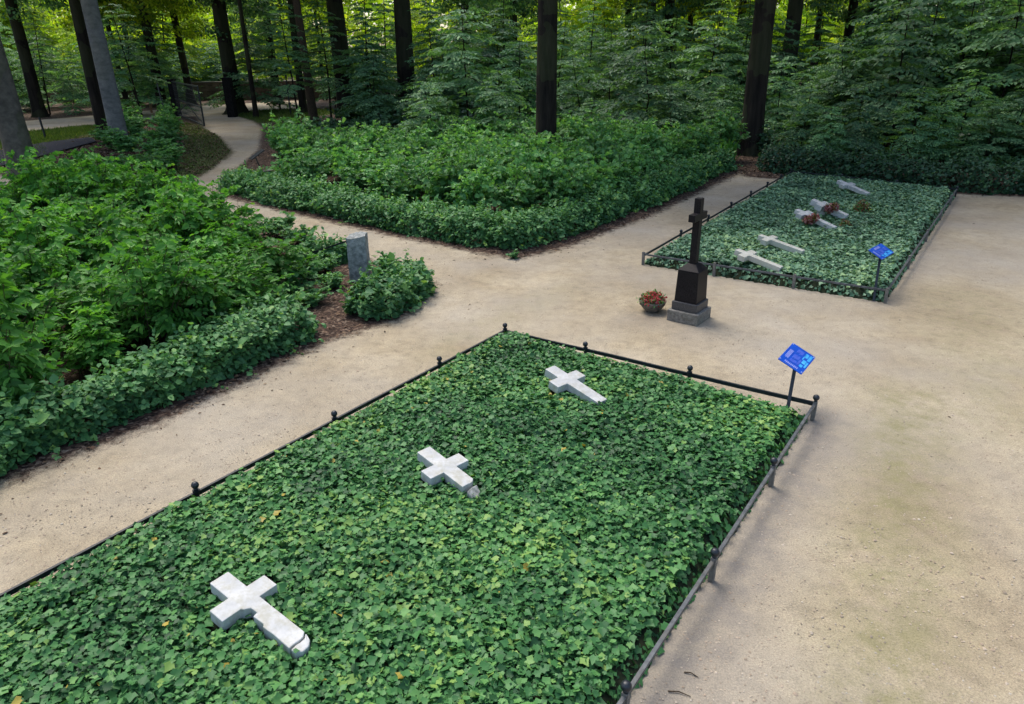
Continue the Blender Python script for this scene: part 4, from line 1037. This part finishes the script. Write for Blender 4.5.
# far woodland as one mass
n = 70000; g = np.random.default_rng(3)
xx = g.uniform(-170, 190, n); yy = 135+g.uniform(0, 40, n)+8*np.sin(xx*.05)
hz = 9+14*fbm(xx*.06, yy*.03, 3); zz_ = hz*g.random(n)**.8
cl = fbm(xx*.35, zz_*.35+yy*.05, 3)
k = (cl > .42)
pos = np.stack([xx, yy, zz_], 1)[k]; n = len(pos)
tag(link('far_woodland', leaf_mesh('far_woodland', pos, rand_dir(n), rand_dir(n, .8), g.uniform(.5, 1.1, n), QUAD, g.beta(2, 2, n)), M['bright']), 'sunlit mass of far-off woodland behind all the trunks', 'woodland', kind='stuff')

# ------------------------------------------------------------------ undergrowth and litter
def ground_scatter(name, poly, n, label, cat, mat, size, tpl, up, zr, test=None, band=None, seed=0, kind='stuff', dflat=True):
    g = np.random.default_rng(seed); xy = in_poly(poly, n)
    if test is not None: xy = xy[test(xy[:, 0], xy[:, 1])]
    n = len(xy); z = gheight(xy[:, 0], xy[:, 1])+g.uniform(*zr, n)
    if dflat: d = np.stack([g.normal(size=n), g.normal(size=n), g.normal(0, .2, n)], 1); nn = np.stack([g.normal(0, up, n), g.normal(0, up, n), np.ones(n)], 1)
    else: d = np.stack([g.normal(0, .35, n), g.normal(0, .35, n), np.ones(n)], 1); nn = rand_dir(n)
    o = link(name, leaf_mesh(name, np.stack([xy[:, 0], xy[:, 1], z], 1), d, nn, size*np.exp(g.normal(0, .3, n)), tpl), M[mat])
    return tag(o, label, cat, kind=kind)
vis = lambda x, y: np.array([inframe(a, b, 60) for a, b in zip(x, y)])
ground_scatter('leaf_litter', left_bed, 30000, 'dry brown leaf litter under the left bushes and hedge', 'leaf litter', 'litter', .06, BROAD, .5, (0, .03), lambda x, y: vis(x, y) & (y < 26), seed=1)
ground_scatter('leaf_litter', mound, 16000, 'dry brown leaves covering the mound by the gate', 'leaf litter', 'litter', .09, BROAD, .5, (0, .03), vis, seed=2)
ground_scatter('leaf_litter', centre_bed, 30000, 'brown litter below the middle hedges and saplings', 'leaf litter', 'litter', .07, BROAD, .5, (0, .03), lambda x, y: vis(x, y) & (y < 40), seed=3)
bb_near = PX([(745, 177), (800, 181), (880, 187), (955, 194), (1023, 197), (1150, 212)])+[Vector((40, 30)), Vector((9, 40))]
ground_scatter('leaf_litter', bb_near, 14000, 'brown litter below the dark hedge behind the far ivy field', 'leaf litter', 'litter', .08, BROAD, .5, (0, .03), vis, seed=4)
# fallen leaves scattered thinly at the sand margins
g = np.random.default_rng(8); x = g.uniform(-9, 16, 60000); y = g.uniform(3, 30, 60000); s_d = ground_sd(x, y)
inb = (sdist([p.xy for p in (A, AB, far2, far1)], x, y) > .03) & (sdist([p.xy for p in back], x, y) > .03)
keep = (s_d > 0) & inb & (g.random(60000) < np.exp(-s_d/.28)*.55+.003) & vis(x, y)
x, y = x[keep], y[keep]; n = len(x)
tag(link('fallen_leaves', leaf_mesh('fallen_leaves', np.stack([x, y, gheight(x, y)+g.uniform(.004, .014, n)], 1), np.stack([g.normal(size=n), g.normal(size=n), g.normal(0, .1, n)], 1), np.stack([g.normal(0, .25, n), g.normal(0, .25, n), np.ones(n)], 1), .032*np.exp(g.normal(0, .4, n)), LEAF), M['litter']), 'thin scatter of small dry leaves on the sandy paths', 'leaves', kind='stuff')
# gravel grains on the near path
x = g.uniform(-9, 12, 80000); y = 3+22*g.random(80000)**1.6; inb = (sdist([p.xy for p in (A, AB, far2, far1)], x, y) > .03) & (ground_sd(x, y) > .05) & (sdist([p.xy for p in back], x, y) > .03) & vis(x, y)
x, y = x[inb][:16000], y[inb][:16000]; n = len(x)
M['grit'] = leaf_mat('grit', [(0, (.27, .22, .17)), (.5, (.38, .30, .235)), (1, (.50, .44, .37))], rough=.9, trans=0, spec=.2, objvar=0)
GR = (np.array([[-.5, -.35, 0], [.5, -.4, 0], [.4, .45, 0], [-.45, .4, 0], [0, 0, .45]], float), np.array([[0, 1, 4], [1, 2, 4], [2, 3, 4], [3, 0, 4]]))
tag(link('grit', leaf_mesh('grit', np.stack([x, y, np.full(n, .004)], 1), np.stack([g.normal(size=n), g.normal(size=n), np.zeros(n)], 1), np.tile([0, 0, 1.], (n, 1)), .012*np.exp(g.normal(0, .35, n)), GR), M['grit']), 'small loose stones on the sandy paths', 'gravel', kind='stuff')
# grass
ground_scatter('grass', mound, 22000, 'short grass rim around the mound by the gate', 'grass', 'grass', .10, BLADE, 1, (0, .0), lambda x, y: (sdist(mound, x, y) > -2.0) & vis(x, y), seed=5, dflat=False)
ground_scatter('grass', gate_verge, 9000, 'small grass verge beside the right gate post', 'grass', 'grass', .14, BLADE, 1, (0, 0), seed=6, dflat=False)
ground_scatter('grass', grass_strip, 12000, 'grass strip between mound and the far pale path', 'grass', 'grass', .14, BLADE, 1, (0, 0), seed=7, dflat=False)
# feathery green growth at right rear of the middle bed
fern = [P(655, 168).xy, P(735, 164).xy, Vector((9.3, 34)), Vector((4.5, 34))]
ground_scatter('tall_grass', fern, 26000, 'soft feathery green growth at the rear right of the middle bed', 'grass', 'bush', .30, BLADE, 1, (0, .55), seed=8, dflat=False)
# undergrowth on the wood floor
und = [Vector(q_) for q_ in ((9.5, 31), (30, 25), (45, 24), (50, 60), (-10, 60), (-12, 38), (8, 36))]
uf = scatter(und, 1.7, lambda x, y: inframe(x, y, 40), 21, 2500)
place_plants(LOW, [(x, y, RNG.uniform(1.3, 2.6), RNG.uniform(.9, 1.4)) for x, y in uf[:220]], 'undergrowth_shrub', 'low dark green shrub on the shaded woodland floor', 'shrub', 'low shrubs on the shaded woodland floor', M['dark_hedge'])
# few twigs on the sand
g_ = random.Random(4)
for (px, py, L, lab) in ((668, 692, .16, 'short dry twig on the grey gravel right of the near rail'), (684, 673, .10, 'tiny dry twig above the other twig on the grey gravel')):
    b = P(px, py); e = tubes('twig', [(np.array([[0, 0, .008], [L*.5, -.01, .014], [L, -.05, .008]]), np.array([.006, .005, .003]))], 5)
    tag(link('twig', e, M['twig'], None, b), lab, 'twig')

# ------------------------------------------------------------------ gate, wall, small fence posts
gl, gm, gr_ = P(178, 116), P(205, 121), P(233, 117)
k_ = 50/gr_.y
gl, gr_ = gl*1, gr_*1
gatep = empty('gate_post', (gl.x, gl.y, 0)); 
def big_post(p, label, h=2.5, w=.42):
    e = empty('gate_post', (p.x, p.y, 0)); tag(e, label, 'gate post')
    link('post', box_mesh('post', (0, 0, h/2), w, w, h, 0, .03), M['post_dark'], e)
    link('cap', box_mesh('cap', (0, 0, h+.04), w+.1, w+.1, .075, 0, .02), M['post_dark'], e)
bpy.data.objects.remove(gatep)
big_post(gl, 'thick dark post on the left side of the gateway', 2.7, .5); big_post(gr_, 'thick dark post on the right side of the gateway', 2.8, .62)
def mesh_mat():
    mt, nt, out = newmat('wire_mesh_metal')
    bs = nt.nodes.new('ShaderNodeBsdfPrincipled'); bs.inputs['Base Color'].default_value = (.02, .022, .025, 1); setin(bs, Roughness=.5)
    nt.links.new(bs.outputs[0], out.inputs[0]); return mt
M['wire'] = mesh_mat()
def gate_leaf(a, b, h, label):
    e = empty('gate_leaf', (a.x, a.y, 0)); tag(e, label, 'gate'); v = b-a; v.z = 0; L = v.length; d = v.normalized()
    bm = bmesh.new(); r = .085
    for p, q_ in (((0, .12), (0, h)), ((L, .12), (L, h)), ((0, h), (L, h)), ((0, .15), (L, .15)), ((0, h*.5), (L, h*.5))):
        bar_bm(bm, d*p[0]+Z*p[1], d*q_[0]+Z*q_[1], r, r)
    link('frame', bm_mesh('frame', bm), M['iron'], e)
    bm = bmesh.new(); bar_bm(bm, d*.05+Z*.2, d*L*.5+Z*h*.48, .06, .06); bar_bm(bm, d*L*.5+Z*h*.48, d*(L-.05)+Z*.2, .062, .062)
    link('brace', bm_mesh('brace', bm), M['iron'], e)
    bm = bmesh.new(); k = int(L/.3)
    for i in range(1, k): bar_bm(bm, d*(L*i/k)+Z*.2, d*(L*i/k)+Z*(h-.05), .014, .014)
    for i in range(1, 8): bar_bm(bm, Z*(.15+(h-.15)*i/8)+d*.03, Z*(.15+(h-.15)*i/8)+d*(L-.03), .013, .013)
    link('wire_mesh', bm_mesh('wire_mesh', bm), M['wire'], e)
gate_leaf(gl, P(205, 128), 2.6, 'dark wire-mesh gate leaf standing open on the left post')
gate_leaf(gr_, gr_+Vector((-1.6, 6.5, 0)), 2.5, 'dark wire-mesh gate leaf swung back from the right post')
def thin_post(px, py, h, label, r=.04, lean=0, mt_='iron'):
    b = P(px, py); e = empty('fence_post', b); tag(e, label, 'post')
    o = link('post', tubes('post', [(np.array([[0, 0, 0], [lean*h*.5, 0, h*.5], [lean*h, 0, h]]), np.array([r, r, r]))], 8), M[mt_], e)
    link('base_plate', box_mesh('base_plate', (0, 0, .02), .22, .22, .03), M['iron'], e)
thin_post(166, 118, 3.0, 'tall thin pale pole just left of the gateway', .05, -.06, 'grey_rail')
thin_post(291, 116, 3.0, 'tall thin dark pole right of the gateway', .06)
thin_post(46, 139, 1.25, 'short black post in grass between the left beech trunks', .06, -.05)
# low stakes near the mound
for i, (px, py, h) in enumerate(((152, 113, 1.3), (160, 114, 1.0))):
    b = P(px, py); e = empty('timber_stake', b); link('stake', box_mesh('stake', (0, 0, h/2), .16, .16, h, 0, .02), M['wood'], e); link('stake_tip', box_mesh('stake_tip', (0, 0, h+.02), .1, .1, .06, 0, .02), M['wood'], e)
    tag(e, ('taller' if i == 0 else 'shorter')+' of the two raw timber stakes left of the gateway', 'stake')
# wall
def wall_mat():
    mt, nt, out = newmat('brown_rubble_wall')
    mp = nt.nodes.new('ShaderNodeMapping'); mp.inputs['Rotation'].default_value = (R(90), 0, 0); nt.links.new(objco(nt), mp.inputs[0])
    br = nt.nodes.new('ShaderNodeTexBrick'); nt.links.new(mp.outputs[0], br.inputs['Vector']); setin(br, Scale=1.0)
    br.inputs['Color1'].default_value = (.085, .06, .045, 1); br.inputs['Color2'].default_value = (.17, .12, .085, 1); br.inputs['Mortar'].default_value = (.12, .10, .08, 1)
    br.inputs['Brick Width'].default_value = .5; br.inputs['Row Height'].default_value = .2; br.inputs['Mortar Size'].default_value = .02
    c = mixc(nt, 1, br.outputs[0], ramp(nt, noise(nt, 2, 5, .6, objco(nt)), [(.3, (.6,)*3), (.7, (1.3,)*3)]), 'MULTIPLY')
    bs = nt.nodes.new('ShaderNodeBsdfPrincipled'); nt.links.new(c, bs.inputs['Base Color']); setin(bs, Roughness=.95); nt.links.new(bs.outputs[0], out.inputs[0]); return mt
M['wall'] = wall_mat()
wl = P(200, 103).y; wa = Vector((-62, 80, 0)); wb = Vector((-8, 79, 0))
we = empty('boundary_wall', wa); tag(we, 'long low brown wall beyond the gateway with a pale coping', 'wall')
d = wb-wa; L = d.length; dn = d.normalized(); bm = bmesh.new(); box_bm(bm, d*.5+Z*.9, dn, Z.cross(dn), Z, L, .4, 1.8)
link('wall', bm_mesh('wall', bm), M['wall'], we)
bm = bmesh.new(); box_bm(bm, d*.5+Z*1.85, dn, Z.cross(dn), Z, L+.1, .55, .1); link('coping', bevelled('coping', bm, .02), M['base_stone'], we)

# black reading desk half hidden in the hedge end
dk = P(266, 186); e = empty('reading_desk', dk, .6); e.scale = (.72, .72, .9); tag(e, 'small black lectern-like stand half hidden in the end of the middle hedge', 'stand')
link('box', box_mesh('box', (0, 0, .45), .62, .42, .35, 0, .02), M['iron'], e)
bm = bmesh.new(); bar_bm(bm, (-.1, 0, 0), (-.1, 0, .62), .06, .06); bar_bm(bm, (-.1, 0, .6), (-.32, 0, 1.18), .05, .05); link('post', bm_mesh('post', bm), M['iron'], e)
bm = bmesh.new(); box_bm(bm, (-.22, 0, 1.28), Vector((.9, 0, .42)).normalized(), Y, Vector((-.42, 0, .9)).normalized(), .75, .5, .04); link('desk_top', bevelled('desk_top', bm, .01), M['iron'], e)

# ------------------------------------------------------------------ light
SUN_EL, SUN_AZ = R(60), R(-32)      # azimuth from +Y, negative = left: sun high behind the wood
sd_dir = Vector((math.sin(SUN_AZ)*math.cos(SUN_EL), math.cos(SUN_AZ)*math.cos(SUN_EL), math.sin(SUN_EL)))
sl = bpy.data.lights.new('sun', 'SUN'); sl.energy = 1.3; sl.angle = R(28); sl.color = (1, .95, .86)
so = bpy.data.objects.new('sun', sl); COL.objects.link(so); so.rotation_euler = (-sd_dir).to_track_quat('-Z', 'Y').to_euler(); so.location = (0, 0, 60)
w_ = bpy.data.worlds.new('World'); S.world = w_; w_.use_nodes = True; nt = w_.node_tree
bg = nt.nodes['Background']; sk = nt.nodes.new('ShaderNodeTexSky'); sk.sky_type = 'NISHITA'; sk.sun_disc = False
sk.sun_elevation = SUN_EL; sk.sun_rotation = SUN_AZ; sk.air_density = 1.0; sk.dust_density = 3.0; sk.ozone_density = 1.0; sk.altitude = 100
nt.links.new(sk.outputs[0], bg.inputs[0]); bg.inputs[1].default_value = .15
S.view_settings.view_transform = 'Standard'; S.view_settings.look = 'None'; S.view_settings.gamma = 1.0; S.view_settings.exposure = 1.0
S.cycles.max_bounces = 6; S.cycles.diffuse_bounces = 3; S.cycles.glossy_bounces = 2; S.cycles.transmission_bounces = 3; S.cycles.transparent_max_bounces = 4
S.cycles.use_denoising = True
S.cycles.caustics_reflective = False; S.cycles.caustics_refractive = False
# lift every group empty's children names are plain; nothing else to do
